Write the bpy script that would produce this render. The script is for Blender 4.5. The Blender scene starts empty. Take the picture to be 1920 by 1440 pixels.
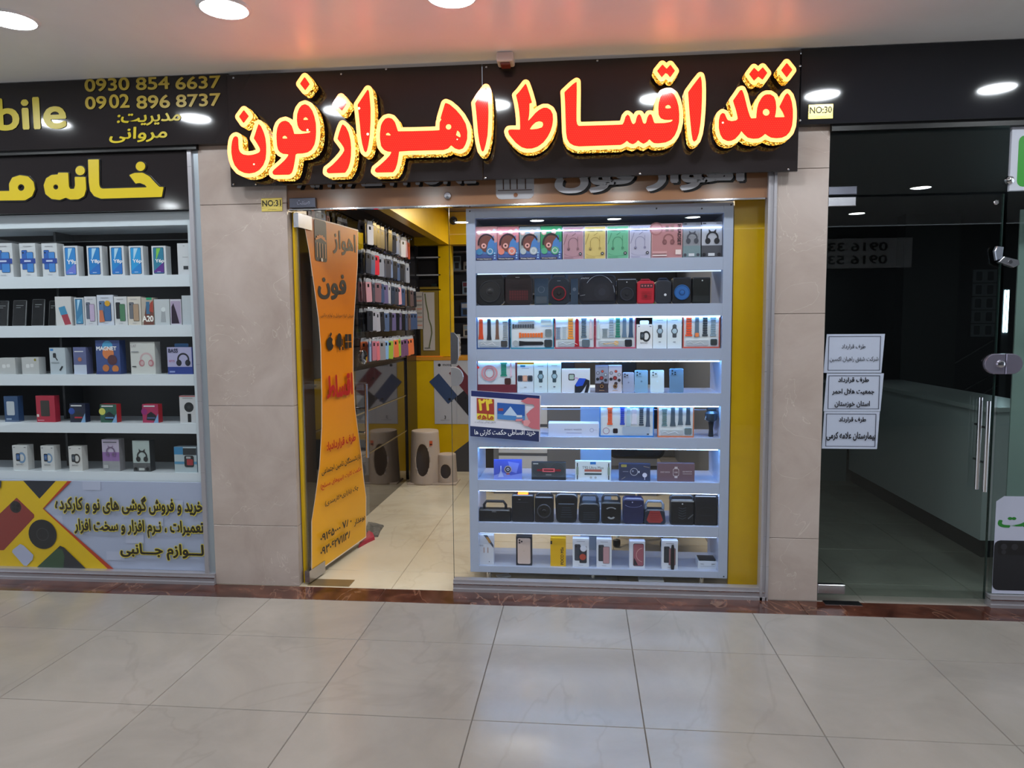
import bpy, math, random
from mathutils import Vector, Matrix
random.seed(7)
SC = bpy.context.scene
COL = SC.collection
PI = math.pi

# ------------------------------------------------------------------ camera, world, light, exposure
F_PX, YAW, PITCH, ROLL = 1338.8348, 0.0972, 0.0824, -0.0075
CAM = Vector((0.3631, -4.0710, 1.5699))
_c, _s = math.cos(YAW), math.sin(YAW)
FW = Vector((-_s*math.cos(PITCH), _c*math.cos(PITCH), -math.sin(PITCH)))
_r = Vector((_c, _s, 0)); _u = _r.cross(FW)
RT = math.cos(ROLL)*_r + math.sin(ROLL)*_u
UP = -math.sin(ROLL)*_r + math.cos(ROLL)*_u
cd = bpy.data.cameras.new('camera'); cam = bpy.data.objects.new('camera', cd); COL.objects.link(cam)
cd.sensor_width = 36; cd.lens = F_PX/1920*36; cd.clip_start = .05; cd.clip_end = 100
m = Matrix.Identity(4)
for i in range(3):
    m[i][0] = RT[i]; m[i][1] = UP[i]; m[i][2] = -FW[i]; m[i][3] = CAM[i]
cam.matrix_world = m
SC.camera = cam
w = bpy.data.worlds.new('world'); SC.world = w; w.use_nodes = True
w.node_tree.nodes['Background'].inputs[0].default_value = (.80, .88, 1, 1)
w.node_tree.nodes['Background'].inputs[1].default_value = 1.6
SC.view_settings.view_transform = 'Standard'; SC.view_settings.look = 'None'
SC.view_settings.gamma = 1; SC.view_settings.use_curve_mapping = False
SC.view_settings.exposure = 0.0
LAMP = 42.0        # radiance of the round ceiling lamps
SIGN_Y, SIGN_R = 1.1, 1.35
def area(name, loc, sx, sy, power, colr, rot=(0, 0, 0)):
    l = bpy.data.lights.new(name, 'AREA'); l.shape = 'RECTANGLE'; l.size = sx; l.size_y = sy
    l.energy = power; l.color = colr
    o = bpy.data.objects.new(name, l); COL.objects.link(o); o.location = loc; o.rotation_euler = rot
    return o
# ceiling panels of the middle shop and the row lights of its showcase
area('shop_ceiling_light', (0.1, 1.6, 2.72), 1.2, .4, 44, (1, .95, .88))
area('shop_ceiling_light', (0.1, 3.3, 2.72), 1.2, .3, 26, (1, .95, .88))

def ray(px, py): return FW + RT*((px-960)/F_PX) + UP*((720-py)/F_PX)
def at(px, py, Y):
    d = ray(px, py); return CAM + d*((Y-CAM.y)/d.y)
def atz(px, py, Z=0.0):
    d = ray(px, py); return CAM + d*((Z-CAM.z)/d.z)
def atx(px, py, X):
    d = ray(px, py); return CAM + d*((X-CAM.x)/d.x)

# ------------------------------------------------------------------ materials
def lin(c):
    return tuple(((v/12.92) if v <= .04045 else ((v+.055)/1.055)**2.4) for v in c)
def hexc(h):
    return lin(tuple(int(h[i:i+2], 16)/255 for i in (0, 2, 4)))
_M = {}
def M(h, rough=.5, metal=0.0, emit=0.0, ior=1.5, coat=0.0):
    k = (h, rough, metal, emit, ior, coat)
    if k in _M: return _M[k]
    mt = bpy.data.materials.new('paint_'+h); mt.use_nodes = True
    b = mt.node_tree.nodes['Principled BSDF']
    c = (*hexc(h), 1)
    b.inputs['Base Color'].default_value = c; b.inputs['Roughness'].default_value = rough
    b.inputs['Metallic'].default_value = metal; b.inputs['IOR'].default_value = ior
    b.inputs['Coat Weight'].default_value = coat; b.inputs['Coat Roughness'].default_value = .05
    if emit:
        b.inputs['Emission Color'].default_value = c; b.inputs['Emission Strength'].default_value = emit
    _M[k] = mt
    return mt
def nodes(name):
    mt = bpy.data.materials.new(name); mt.use_nodes = True
    nt = mt.node_tree; return mt, nt, nt.nodes['Principled BSDF'], nt.nodes.new, nt.links.new
def ramp(nt, stops):
    r = nt.nodes.new('ShaderNodeValToRGB'); e = r.color_ramp.elements
    while len(e) < len(stops): e.new(.5)
    for i, (p, c) in enumerate(stops):
        e[i].position = p; e[i].color = (*hexc(c), 1)
    return r
def stone(name, stops, scale, rough, vein=None, bump=0.0, vscale=1.0, pertile=.0, ior=1.5, rvar=0):
    mt, nt, b, N, L = nodes(name)
    g = N('ShaderNodeNewGeometry')
    n1 = N('ShaderNodeTexNoise'); n1.inputs['Scale'].default_value = scale; n1.inputs['Detail'].default_value = 8
    n1.inputs['Roughness'].default_value = .62; n1.inputs['Distortion'].default_value = .6
    L(g.outputs['Position'], n1.inputs['Vector'])
    r = ramp(nt, stops); L(n1.outputs['Fac'], r.inputs[0])
    out = r.outputs[0]
    if vein:
        mp = N('ShaderNodeMapping'); mp.inputs['Rotation'].default_value = (.4, .3, .6); mp.inputs['Scale'].default_value = (1, .45, 1)
        L(g.outputs['Position'], mp.inputs[0])
        n2 = N('ShaderNodeTexNoise'); n2.inputs['Scale'].default_value = vscale; n2.inputs['Detail'].default_value = 5
        n2.inputs['Distortion'].default_value = 1.2
        L(mp.outputs[0], n2.inputs['Vector'])
        a = N('ShaderNodeMath'); a.operation = 'SUBTRACT'; a.inputs[1].default_value = .5; L(n2.outputs['Fac'], a.inputs[0])
        ab = N('ShaderNodeMath'); ab.operation = 'ABSOLUTE'; L(a.outputs[0], ab.inputs[0])
        mr = N('ShaderNodeMapRange'); mr.inputs['From Min'].default_value = 0; mr.inputs['From Max'].default_value = vein[2]
        mr.inputs['To Min'].default_value = vein[1]; mr.inputs['To Max'].default_value = 0
        L(ab.outputs[0], mr.inputs[0])
        mx = N('ShaderNodeMix'); mx.data_type = 'RGBA'; L(mr.outputs[0], mx.inputs[0])
        L(out, mx.inputs[6]); mx.inputs[7].default_value = (*hexc(vein[0]), 1); out = mx.outputs[2]
    if pertile:
        oi = N('ShaderNodeObjectInfo'); mr2 = N('ShaderNodeMapRange')
        mr2.inputs['To Min'].default_value = 1-pertile; mr2.inputs['To Max'].default_value = 1+pertile
        L(oi.outputs['Random'], mr2.inputs[0])
        vm = N('ShaderNodeVectorMath'); vm.operation = 'SCALE'; L(out, vm.inputs[0]); L(mr2.outputs[0], vm.inputs['Scale']); out = vm.outputs[0]
    L(out, b.inputs['Base Color'])
    b.inputs['Roughness'].default_value = rough; b.inputs['IOR'].default_value = ior
    if rvar:
        mr3 = N('ShaderNodeMapRange'); mr3.inputs['To Min'].default_value = rough-rvar; mr3.inputs['To Max'].default_value = rough+rvar
        n3 = N('ShaderNodeTexNoise'); n3.inputs['Scale'].default_value = 6; L(g.outputs['Position'], n3.inputs['Vector'])
        L(n3.outputs['Fac'], mr3.inputs[0]); L(mr3.outputs[0], b.inputs['Roughness'])
    if bump:
        bp = N('ShaderNodeBump'); bp.inputs['Strength'].default_value = bump; bp.inputs['Distance'].default_value = .002
        L(n1.outputs['Fac'], bp.inputs['Height']); L(bp.outputs[0], b.inputs['Normal'])
    return mt
m_tile = stone('floor_porcelain', [(.3, '8d867f'), (.5, '968f87'), (.72, 'a09890')], 1.6, .20, ('857d75', .30, .010), vscale=1.0, pertile=.03, rvar=.06)
m_tile_in = stone('shop_floor_porcelain', [(.3, 'b9ab92'), (.5, 'c9bda5'), (.72, 'd2c8b2')], 1.4, .22, ('a89a82', .22, .012), vscale=1.1, pertile=.02)
m_grout = stone('grout', [(.3, '4a443d'), (.7, '6b6358')], 20, .9)
m_marble = stone('pillar_marble', [(.25, 'a4958d'), (.5, 'b2a49c'), (.75, 'bcafa8')], 2.6, .22, ('d8d0c6', .45, .0025), vscale=2.0, pertile=.03)
m_brown = stone('threshold_marble', [(.28, '2c1611'), (.5, '4d2a20'), (.72, '6d4434')], 7, .16, ('8d6a56', .5, .012), vscale=3)
m_ceil = stone('ceiling_paint', [(.3, 'eae9ea'), (.7, 'f0eff0')], 2.0, .34, bump=.25)
m_yellow = stone('yellow_panel', [(.3, 'd0a600'), (.7, 'dcb305')], 3, .28)
m_white = M('e4e9f2', .25)
m_whiter = M('f2f4f6', .4)
m_steel = M('b9bac0', .24, 1.0)
m_chrome = M('d8d8dc', .08, 1.0)
m_black = M('221e20', .08)
m_blackm = M('131315', .45)
m_dark = M('26262a', .5)
m_mirrorwall = M('2a2420', .05, 0, 0, 2.3)
m_orangeboard = M('8c654a', .14)
def brushed(name, hexcol, rough):
    mt, nt, b, N, L = nodes(name)
    g = N('ShaderNodeNewGeometry'); mp = N('ShaderNodeMapping'); mp.inputs['Scale'].default_value = (2, 200, 200)
    L(g.outputs['Position'], mp.inputs[0]); n = N('ShaderNodeTexNoise'); n.inputs['Scale'].default_value = 1
    L(mp.outputs[0], n.inputs['Vector'])
    r = N('ShaderNodeMapRange'); r.inputs['To Min'].default_value = rough-.08; r.inputs['To Max'].default_value = rough+.1
    L(n.outputs['Fac'], r.inputs[0]); L(r.outputs[0], b.inputs['Roughness'])
    b.inputs['Base Color'].default_value = (*hexc(hexcol), 1); b.inputs['Metallic'].default_value = .55
    return mt
m_brushed = brushed('brushed_steel', 'b4b2b8', .3)
def glass(name, tint, ior=1.45, refl=1.0):
    mt = bpy.data.materials.new(name); mt.use_nodes = True; nt = mt.node_tree; nt.nodes.clear()
    N, L = nt.nodes.new, nt.links.new
    o = N('ShaderNodeOutputMaterial'); mx = N('ShaderNodeMixShader'); t = N('ShaderNodeBsdfTransparent'); gl = N('ShaderNodeBsdfGlossy')
    t.inputs[0].default_value = (*tint, 1); gl.inputs['Roughness'].default_value = 0; gl.inputs[0].default_value = (.95, 1, .98, 1)
    f = N('ShaderNodeFresnel'); f.inputs[0].default_value = ior; g = N('ShaderNodeNewGeometry')
    inv = N('ShaderNodeMath'); inv.operation = 'SUBTRACT'; inv.inputs[0].default_value = refl; L(g.outputs['Backfacing'], inv.inputs[1])
    mu = N('ShaderNodeMath'); mu.operation = 'MULTIPLY'; mu.use_clamp = True; L(f.outputs[0], mu.inputs[0]); L(inv.outputs[0], mu.inputs[1])
    L(mu.outputs[0], mx.inputs[0]); L(t.outputs[0], mx.inputs[1]); L(gl.outputs[0], mx.inputs[2]); L(mx.outputs[0], o.inputs[0])
    return mt
m_glass = glass('clear_glass', (.985, .99, .985), 1.45)
m_glassdark = glass('tinted_glass', (.80, .86, .84), 1.5)
m_film = glass('clear_plastic', (.93, .94, .95), 1.5)
def dotred():
    mt, nt, b, N, L = nodes('red_lit_acrylic')
    g = N('ShaderNodeNewGeometry'); mp = N('ShaderNodeMapping')
    mp.inputs['Scale'].default_value = (1, 1, 1.0)
    L(g.outputs['Position'], mp.inputs[0])
    # hexagonal grid of small holes: two shifted square lattices
    sep = N('ShaderNodeSeparateXYZ'); L(mp.outputs[0], sep.inputs[0])
    P = .0118
    def lattice(off):
        d = []
        for ax, per in (('X', P), ('Z', P*1.732)):
            a = N('ShaderNodeMath'); a.operation = 'MULTIPLY_ADD'; a.inputs[1].default_value = 1/per; a.inputs[2].default_value = off
            L(sep.outputs[ax], a.inputs[0])
            fr = N('ShaderNodeMath'); fr.operation = 'FRACT'; L(a.outputs[0], fr.inputs[0])
            s2 = N('ShaderNodeMath'); s2.operation = 'SUBTRACT'; s2.inputs[1].default_value = .5; L(fr.outputs[0], s2.inputs[0])
            m2 = N('ShaderNodeMath'); m2.operation = 'MULTIPLY'; m2.inputs[1].default_value = per; L(s2.outputs[0], m2.inputs[0])
            d.append(m2)
        c = N('ShaderNodeCombineXYZ'); L(d[0].outputs[0], c.inputs[0]); L(d[1].outputs[0], c.inputs[1])
        ln = N('ShaderNodeVectorMath'); ln.operation = 'LENGTH'; L(c.outputs[0], ln.inputs[0]); return ln
    a, c2 = lattice(0.0), lattice(.5)
    mn = N('ShaderNodeMath'); mn.operation = 'MINIMUM'; L(a.outputs['Value'], mn.inputs[0]); L(c2.outputs['Value'], mn.inputs[1])
    lt = N('ShaderNodeMath'); lt.operation = 'LESS_THAN'; lt.inputs[1].default_value = .0024; L(mn.outputs[0], lt.inputs[0])
    # a few diodes burn bright
    wn = N('ShaderNodeTexVoronoi'); wn.inputs['Scale'].default_value = 11; L(g.outputs['Position'], wn.inputs['Vector'])
    l2 = N('ShaderNodeMath'); l2.operation = 'LESS_THAN'; l2.inputs[1].default_value = .075; L(wn.outputs['Distance'], l2.inputs[0])
    mx = N('ShaderNodeMix'); mx.data_type = 'RGBA'; L(lt.outputs[0], mx.inputs[0])
    mx.inputs[6].default_value = (.66, .004, .002, 1); mx.inputs[7].default_value = (1.0, .016, .004, 1)
    m3 = N('ShaderNodeMix'); m3.data_type = 'RGBA'; L(l2.outputs[0], m3.inputs[0]); L(mx.outputs[2], m3.inputs[6]); m3.inputs[7].default_value = (1.3, .6, .3, 1)
    L(m3.outputs[2], b.inputs['Emission Color']); b.inputs['Emission Strength'].default_value = 3.2*SIGN_R
    b.inputs['Base Color'].default_value = (.5, .01, .01, 1); b.inputs['Roughness'].default_value = .08
    return mt
m_signred = dotred()
def signyellow():
    mt, nt, b, N, L = nodes('warm_lit_acrylic')
    b.inputs['Base Color'].default_value = (.8, .5, .2, 1); b.inputs['Roughness'].default_value = .1
    b.inputs['Emission Color'].default_value = (1.0, .33, .08, 1); b.inputs['Emission Strength'].default_value = 2.2*SIGN_Y
    return mt
m_signyel = signyellow()
def goldside():
    mt, nt, b, N, L = nodes('gold_mosaic_side')
    g = N('ShaderNodeNewGeometry')
    v = N('ShaderNodeTexVoronoi'); v.inputs['Scale'].default_value = 75; v.feature = 'DISTANCE_TO_EDGE'; L(g.outputs['Position'], v.inputs['Vector'])
    v2 = N('ShaderNodeTexVoronoi'); v2.inputs['Scale'].default_value = 75; L(g.outputs['Position'], v2.inputs['Vector'])
    lt = N('ShaderNodeMath'); lt.operation = 'GREATER_THAN'; lt.inputs[1].default_value = .12; L(v.outputs['Distance'], lt.inputs[0])
    sp = N('ShaderNodeSeparateColor'); L(v2.outputs['Color'], sp.inputs[0])
    r = ramp(nt, [(0, '8a5510'), (.55, 'c98a24'), (1, 'ffdf70')]); L(sp.outputs[0], r.inputs[0])
    mu = N('ShaderNodeMath'); mu.operation = 'MULTIPLY'; mu.inputs[1].default_value = 3.4; L(lt.outputs[0], mu.inputs[0])
    L(r.outputs[0], b.inputs['Base Color']); L(r.outputs[0], b.inputs['Emission Color']); L(mu.outputs[0], b.inputs['Emission Strength'])
    b.inputs['Roughness'].default_value = .3; b.inputs['Metallic'].default_value = .6
    return mt
m_gold = goldside()
def bannershade():  # interior light put into the vinyl colour: yellower low, darker orange high
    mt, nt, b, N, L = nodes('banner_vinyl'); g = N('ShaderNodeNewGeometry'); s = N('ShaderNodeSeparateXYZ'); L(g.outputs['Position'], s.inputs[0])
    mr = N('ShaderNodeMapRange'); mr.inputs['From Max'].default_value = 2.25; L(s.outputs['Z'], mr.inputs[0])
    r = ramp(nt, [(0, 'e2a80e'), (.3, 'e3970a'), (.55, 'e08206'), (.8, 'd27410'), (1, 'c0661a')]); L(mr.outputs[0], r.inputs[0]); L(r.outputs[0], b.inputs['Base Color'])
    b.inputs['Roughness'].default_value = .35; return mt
m_banner = bannershade()

# ------------------------------------------------------------------ mesh helpers
ORD = ['first', 'second', 'third', 'fourth', 'fifth', 'sixth', 'seventh', 'eighth', 'ninth', 'tenth', 'eleventh', 'twelfth', 'thirteenth', 'fourteenth', 'fifteenth', 'sixteenth', 'seventeenth', 'eighteenth', 'nineteenth', 'twentieth', 'twenty-first', 'twenty-second', 'twenty-third', 'twenty-fourth', 'twenty-fifth']
class G:
    def __init__(s): s.v = []; s.f = []; s.mi = []; s.m = []
    def mat(s, m):
        if m not in s.m: s.m.append(m)
        return s.m.index(m)
    def add(s, vs, fs, m):
        k = len(s.v); i = s.mat(m); s.v += [tuple(q) for q in vs]
        for f in fs: s.f.append([k+a for a in f]); s.mi.append(i)
        return s
    def box(s, x0, y0, z0, x1, y1, z1, m):
        return s.add([(x0, y0, z0), (x1, y0, z0), (x1, y1, z0), (x0, y1, z0), (x0, y0, z1), (x1, y0, z1), (x1, y1, z1), (x0, y1, z1)],
                     [(0, 3, 2, 1), (4, 5, 6, 7), (0, 1, 5, 4), (1, 2, 6, 5), (2, 3, 7, 6), (3, 0, 4, 7)], m)
    def prism(s, pts, y0, y1, m, b=0.0):
        """outline pts in (x,z), counter-clockwise seen from -y; extruded from y0 (front) to y1, rims bevelled by b"""
        n = len(pts); cx = sum(p[0] for p in pts)/n; cz = sum(p[1] for p in pts)/n
        w = max(abs(p[0]-cx) for p in pts) or 1; h = max(abs(p[1]-cz) for p in pts) or 1
        def ins(p): return (cx+(p[0]-cx)*(1-b/w), cz+(p[1]-cz)*(1-b/h)) if b else p
        loops = [(y0, True), (y0+b, False), (y1-b, False), (y1, True)] if b else [(y0, False), (y1, False)]
        vs = []
        for y, i in loops: vs += [((ins(p) if i else p)[0], y, (ins(p) if i else p)[1]) for p in pts]
        fs = [list(range(n))]
        for k in range(len(loops)-1):
            for a in range(n):
                c = (a+1) % n; fs.append((k*n+a, (k+1)*n+a, (k+1)*n+c, k*n+c))
        fs.append([(len(loops)-1)*n+a for a in range(n-1, -1, -1)])
        return s.add(vs, fs, m)
    def tube(s, pts, r, m, n=8, r2=None, cap=True):
        pts = [Vector(p) for p in pts]; vs = []; fs = []
        prev = None
        for i, p in enumerate(pts):
            d = (pts[min(i+1, len(pts)-1)]-pts[max(i-1, 0)]).normalized()
            a = Vector((0, 0, 1)) if abs(d.z) < .9 else Vector((1, 0, 0))
            if prev is not None: a = prev
            e = (a-d*a.dot(d)).normalized(); prev = e; g = d.cross(e)
            rr = r if r2 is None else r+(r2-r)*i/(len(pts)-1)
            for k in range(n):
                t = 2*PI*k/n; vs.append(p+e*math.cos(t)*rr+g*math.sin(t)*rr)
        for i in range(len(pts)-1):
            for k in range(n):
                c = (k+1) % n; fs.append((i*n+k, i*n+c, (i+1)*n+c, (i+1)*n+k))
        if cap: fs.append(list(range(n-1, -1, -1))); fs.append([(len(pts)-1)*n+k for k in range(n)])
        return s.add(vs, fs, m)
    def lathe(s, prof, c, m, n=24, axis='z', sx=1.0, sy=1.0):
        """prof: list of (radius, height) along the axis"""
        vs = []; fs = []
        for r, h in prof:
            for k in range(n):
                t = 2*PI*k/n; a, b2 = math.cos(t)*r*sx, math.sin(t)*r*sy
                if axis == 'z': vs.append((c[0]+a, c[1]+b2, c[2]+h))
                else: vs.append((c[0]+a, c[1]-h, c[2]+b2))
        for i in range(len(prof)-1):
            for k in range(n):
                d = (k+1) % n; fs.append((i*n+k, i*n+d, (i+1)*n+d, (i+1)*n+k))
        if prof[0][0] > 0: fs.append(list(range(n-1, -1, -1)))
        if prof[-1][0] > 0: fs.append([(len(prof)-1)*n+k for k in range(n)])
        return s.add(vs, fs, m)
    def torus(s, c, R, r, m, n=24, k=6, sx=1.0):
        vs = []; fs = []
        for i in range(n):
            t = 2*PI*i/n
            for j in range(k):
                u = 2*PI*j/k; q = R+r*math.cos(u); vs.append((c[0]+math.cos(t)*q*sx, c[1]+r*math.sin(u), c[2]+math.sin(t)*q))
        for i in range(n):
            for j in range(k):
                a, b2 = (i+1) % n, (j+1) % k; fs.append((i*k+j, i*k+b2, a*k+b2, a*k+j))
        return s.add(vs, fs, m)
    def mesh(s, name, smooth=False):
        me = bpy.data.meshes.new(name); me.from_pydata(s.v, [], s.f)
        for mm in s.m: me.materials.append(mm)
        me.polygons.foreach_set('material_index', s.mi)
        if smooth:
            me.polygons.foreach_set('use_smooth', [True]*len(me.polygons))
            try: me.set_sharp_from_angle(angle=math.radians(38))
            except Exception: pass
        me.update(); return me
    def obj(s, name, parent=None, loc=None, smooth=False):
        o = bpy.data.objects.new(name, s.mesh(name, smooth)); COL.objects.link(o)
        if parent is not None: o.parent = parent
        if loc is not None: o.location = loc
        return o
def empty(name, loc, rz=0.0):
    o = bpy.data.objects.new(name, None); COL.objects.link(o); o.location = loc; o.rotation_euler = (0, 0, rz)
    o.empty_display_size = .05; return o
def tag(o, label, cat, group=None):
    o['label'] = label; o['category'] = cat
    if group: o['group'] = group
    return o
def struct(o, label=None):
    o['kind'] = 'structure'
    if label: o['label'] = label
    return o
def rrect(x0, z0, x1, z1, r, n=4):
    pts = []
    for cx, cz, a in ((x1-r, z0+r, -90), (x1-r, z1-r, 0), (x0+r, z1-r, 90), (x0+r, z0+r, 180)):
        for i in range(n+1):
            t = math.radians(a+90*i/n); pts.append((cx+r*math.cos(t), cz+r*math.sin(t)))
    return pts
def ell(cx, cz, rx, rz=None, n=20, a0=0, a1=360):
    rz = rx if rz is None else rz
    full = abs(a1-a0) >= 360; k = n if full else n+1
    return [(cx+rx*math.cos(math.radians(a0+(a1-a0)*i/n)), cz+rz*math.sin(math.radians(a0+(a1-a0)*i/n))) for i in range(k)]

# ------------------------------------------------------------------ Persian shaping and lettering
_J = {'ا': 0xFE8D, 'آ': 0xFE81, 'د': 0xFEA9, 'ذ': 0xFEAB, 'ر': 0xFEAD, 'ز': 0xFEAF, 'و': 0xFEED}
_D = {'ب': 0xFE8F, 'پ': 0xFB56, 'ت': 0xFE95, 'ج': 0xFE9D, 'چ': 0xFB7A, 'ح': 0xFEA1, 'خ': 0xFEA5, 'س': 0xFEB1, 'ش': 0xFEB5,
      'ص': 0xFEB9, 'ض': 0xFEBD, 'ط': 0xFEC1, 'ع': 0xFEC9, 'غ': 0xFECD, 'ف': 0xFED1, 'ق': 0xFED5, 'ک': 0xFB8E, 'گ': 0xFB92,
      'ل': 0xFEDD, 'م': 0xFEE1, 'ن': 0xFEE5, 'ه': 0xFEE9, 'ی': 0xFBFC, 'ئ': 0xFE89}
def fa(s):
    out = []; n = len(s); i = 0
    def joinable(c): return c in _D or c in _J or c == 'ـ'
    while i < n:
        c = s[i]; prev = i > 0 and (s[i-1] in _D or s[i-1] == 'ـ')
        if c == 'ل' and i+1 < n and s[i+1] == 'ا':
            out.append(chr(0xFEFC if prev else 0xFEFB)); i += 2; continue
        if c in _J: out.append(chr(_J[c]+(1 if prev else 0)))
        elif c in _D:
            nxt = i+1 < n and joinable(s[i+1])
            out.append(chr(_D[c]+(3 if prev and nxt else 2 if nxt else 1 if prev else 0)))
        else: out.append(c)
        i += 1
    # visual order: reverse, but keep digit runs
    r = out[::-1]; res = []; run = []
    for c in r:
        if c.isdigit(): run.insert(0, c)
        else: res += run; run = []; res.append({'(': ')', ')': '('}.get(c, c))
    return ''.join(res+run)
def is_fa(s): return any(c in _D or c in _J for c in s)
_T = {}
def text2d(s, bold=0.0):
    """outline triangles of a line of lettering, normalised to its own bounding box"""
    k = (s, bold)
    if k in _T: return _T[k]
    c = bpy.data.curves.new('lettering', 'FONT'); c.body = fa(s) if is_fa(s) else s; c.size = 1; c.resolution_u = 4
    o = bpy.data.objects.new('lettering', c)
    me = bpy.data.meshes.new_from_object(o)
    vs = [(v.co.x, v.co.y, 0) for v in me.vertices]; fs = [tuple(p.vertices) for p in me.polygons]
    bpy.data.objects.remove(o); bpy.data.meshes.remove(me); bpy.data.curves.remove(c)
    if not vs: vs = [(0, 0, 0)]
    if bold > 0:                                      # bold: the same outlines laid down again a little to every side
        n0 = len(vs); base = list(vs); fb = list(fs); r = bold*1.15
        for k in range(6):
            dx, dy = r*math.cos(k*PI/3), r*math.sin(k*PI/3)
            q = len(vs); vs += [(p+dx, t+dy, k+1) for p, t, _z in base]; fs += [tuple(i+q for i in f) for f in fb]
    x0 = min(v[0] for v in vs); x1 = max(v[0] for v in vs); y0 = min(v[1] for v in vs); y1 = max(v[1] for v in vs)
    sx = (x1-x0) or 1; sy = (y1-y0) or 1
    _T[k] = ([((a-x0)/sx, (b-y0)/sy, z*.00006) for a, b, z in vs], fs, sx/sy)
    return _T[k]
class Art:
    """flat print built as thin layers on a face; coordinates run 0..1 over width w and height h"""
    STEP = .00045
    def __init__(s, w, h, y=0.0): s.w, s.h, s.g, s.n, s.y = w, h, G(), 0, y
    def _put(s, pts, faces, c):
        s.n += 1; y = s.y-s.n*s.STEP
        m = c if not isinstance(c, str) else M(c, .45)
        s.g.add([((p[0]-.5)*s.w, y-(p[2] if len(p) > 2 else 0), p[1]*s.h) for p in pts], faces, m); return s
    def poly(s, pts, c): return s._put(pts, [list(range(len(pts)))], c)
    def rect(s, x0, z0, x1, z1, c): return s.poly([(x0, z0), (x1, z0), (x1, z1), (x0, z1)], c)
    def rr(s, x0, z0, x1, z1, r, c):
        k = s.h/s.w
        pts = []
        for cx, cz, a in ((x1-r, z0+r/k, -90), (x1-r, z1-r/k, 0), (x0+r, z1-r/k, 90), (x0+r, z0+r/k, 180)):
            for i in range(4):
                t = math.radians(a+30*i); pts.append((cx+r*math.cos(t), cz+r/k*math.sin(t)))
        return s.poly(pts, c)
    def circ(s, cx, cz, r, c, n=18, st=1.0):
        k = s.h/s.w; return s.poly([(cx+r*math.cos(2*PI*i/n), cz+st*r/k*math.sin(2*PI*i/n)) for i in range(n)], c)
    def ring(s, cx, cz, r0, r1, c, a0=0, a1=360, n=20, st=1.0):
        k = s.h/s.w; P = []
        for i in range(n+1):
            t = math.radians(a0+(a1-a0)*i/n)
            P += [(cx+r0*math.cos(t), cz+st*r0/k*math.sin(t)), (cx+r1*math.cos(t), cz+st*r1/k*math.sin(t))]
        return s._put(P, [(2*i, 2*i+1, 2*i+3, 2*i+2) for i in range(n)], c)
    def line(s, x0, z0, x1, z1, t, c):
        k = s.h/s.w; dx, dz = (x1-x0), (z1-z0)*k; L = math.hypot(dx, dz) or 1; nx, nz = -dz/L*t/2, dx/L*t/2/k
        return s.poly([(x0-nx, z0-nz), (x1-nx, z1-nz), (x1+nx, z1+nz), (x0+nx, z0+nz)], c)
    def text(s, t, x0, z0, x1, z1, c, bold=0.0, rot=0):
        vs, fs, _ = text2d(t, bold)
        if rot == 90: P = [(x1-(x1-x0)*b, z0+(z1-z0)*a, q) for a, b, q in vs]
        elif rot == -90: P = [(x0+(x1-x0)*b, z1-(z1-z0)*a, q) for a, b, q in vs]
        else: P = [(x0+(x1-x0)*a, z0+(z1-z0)*b, q) for a, b, q in vs]
        return s._put(P, fs, c)
    def obj(s, parent, loc=(0, 0, 0), name='printed_front'):
        return s.g.obj(name, parent, loc)

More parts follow.
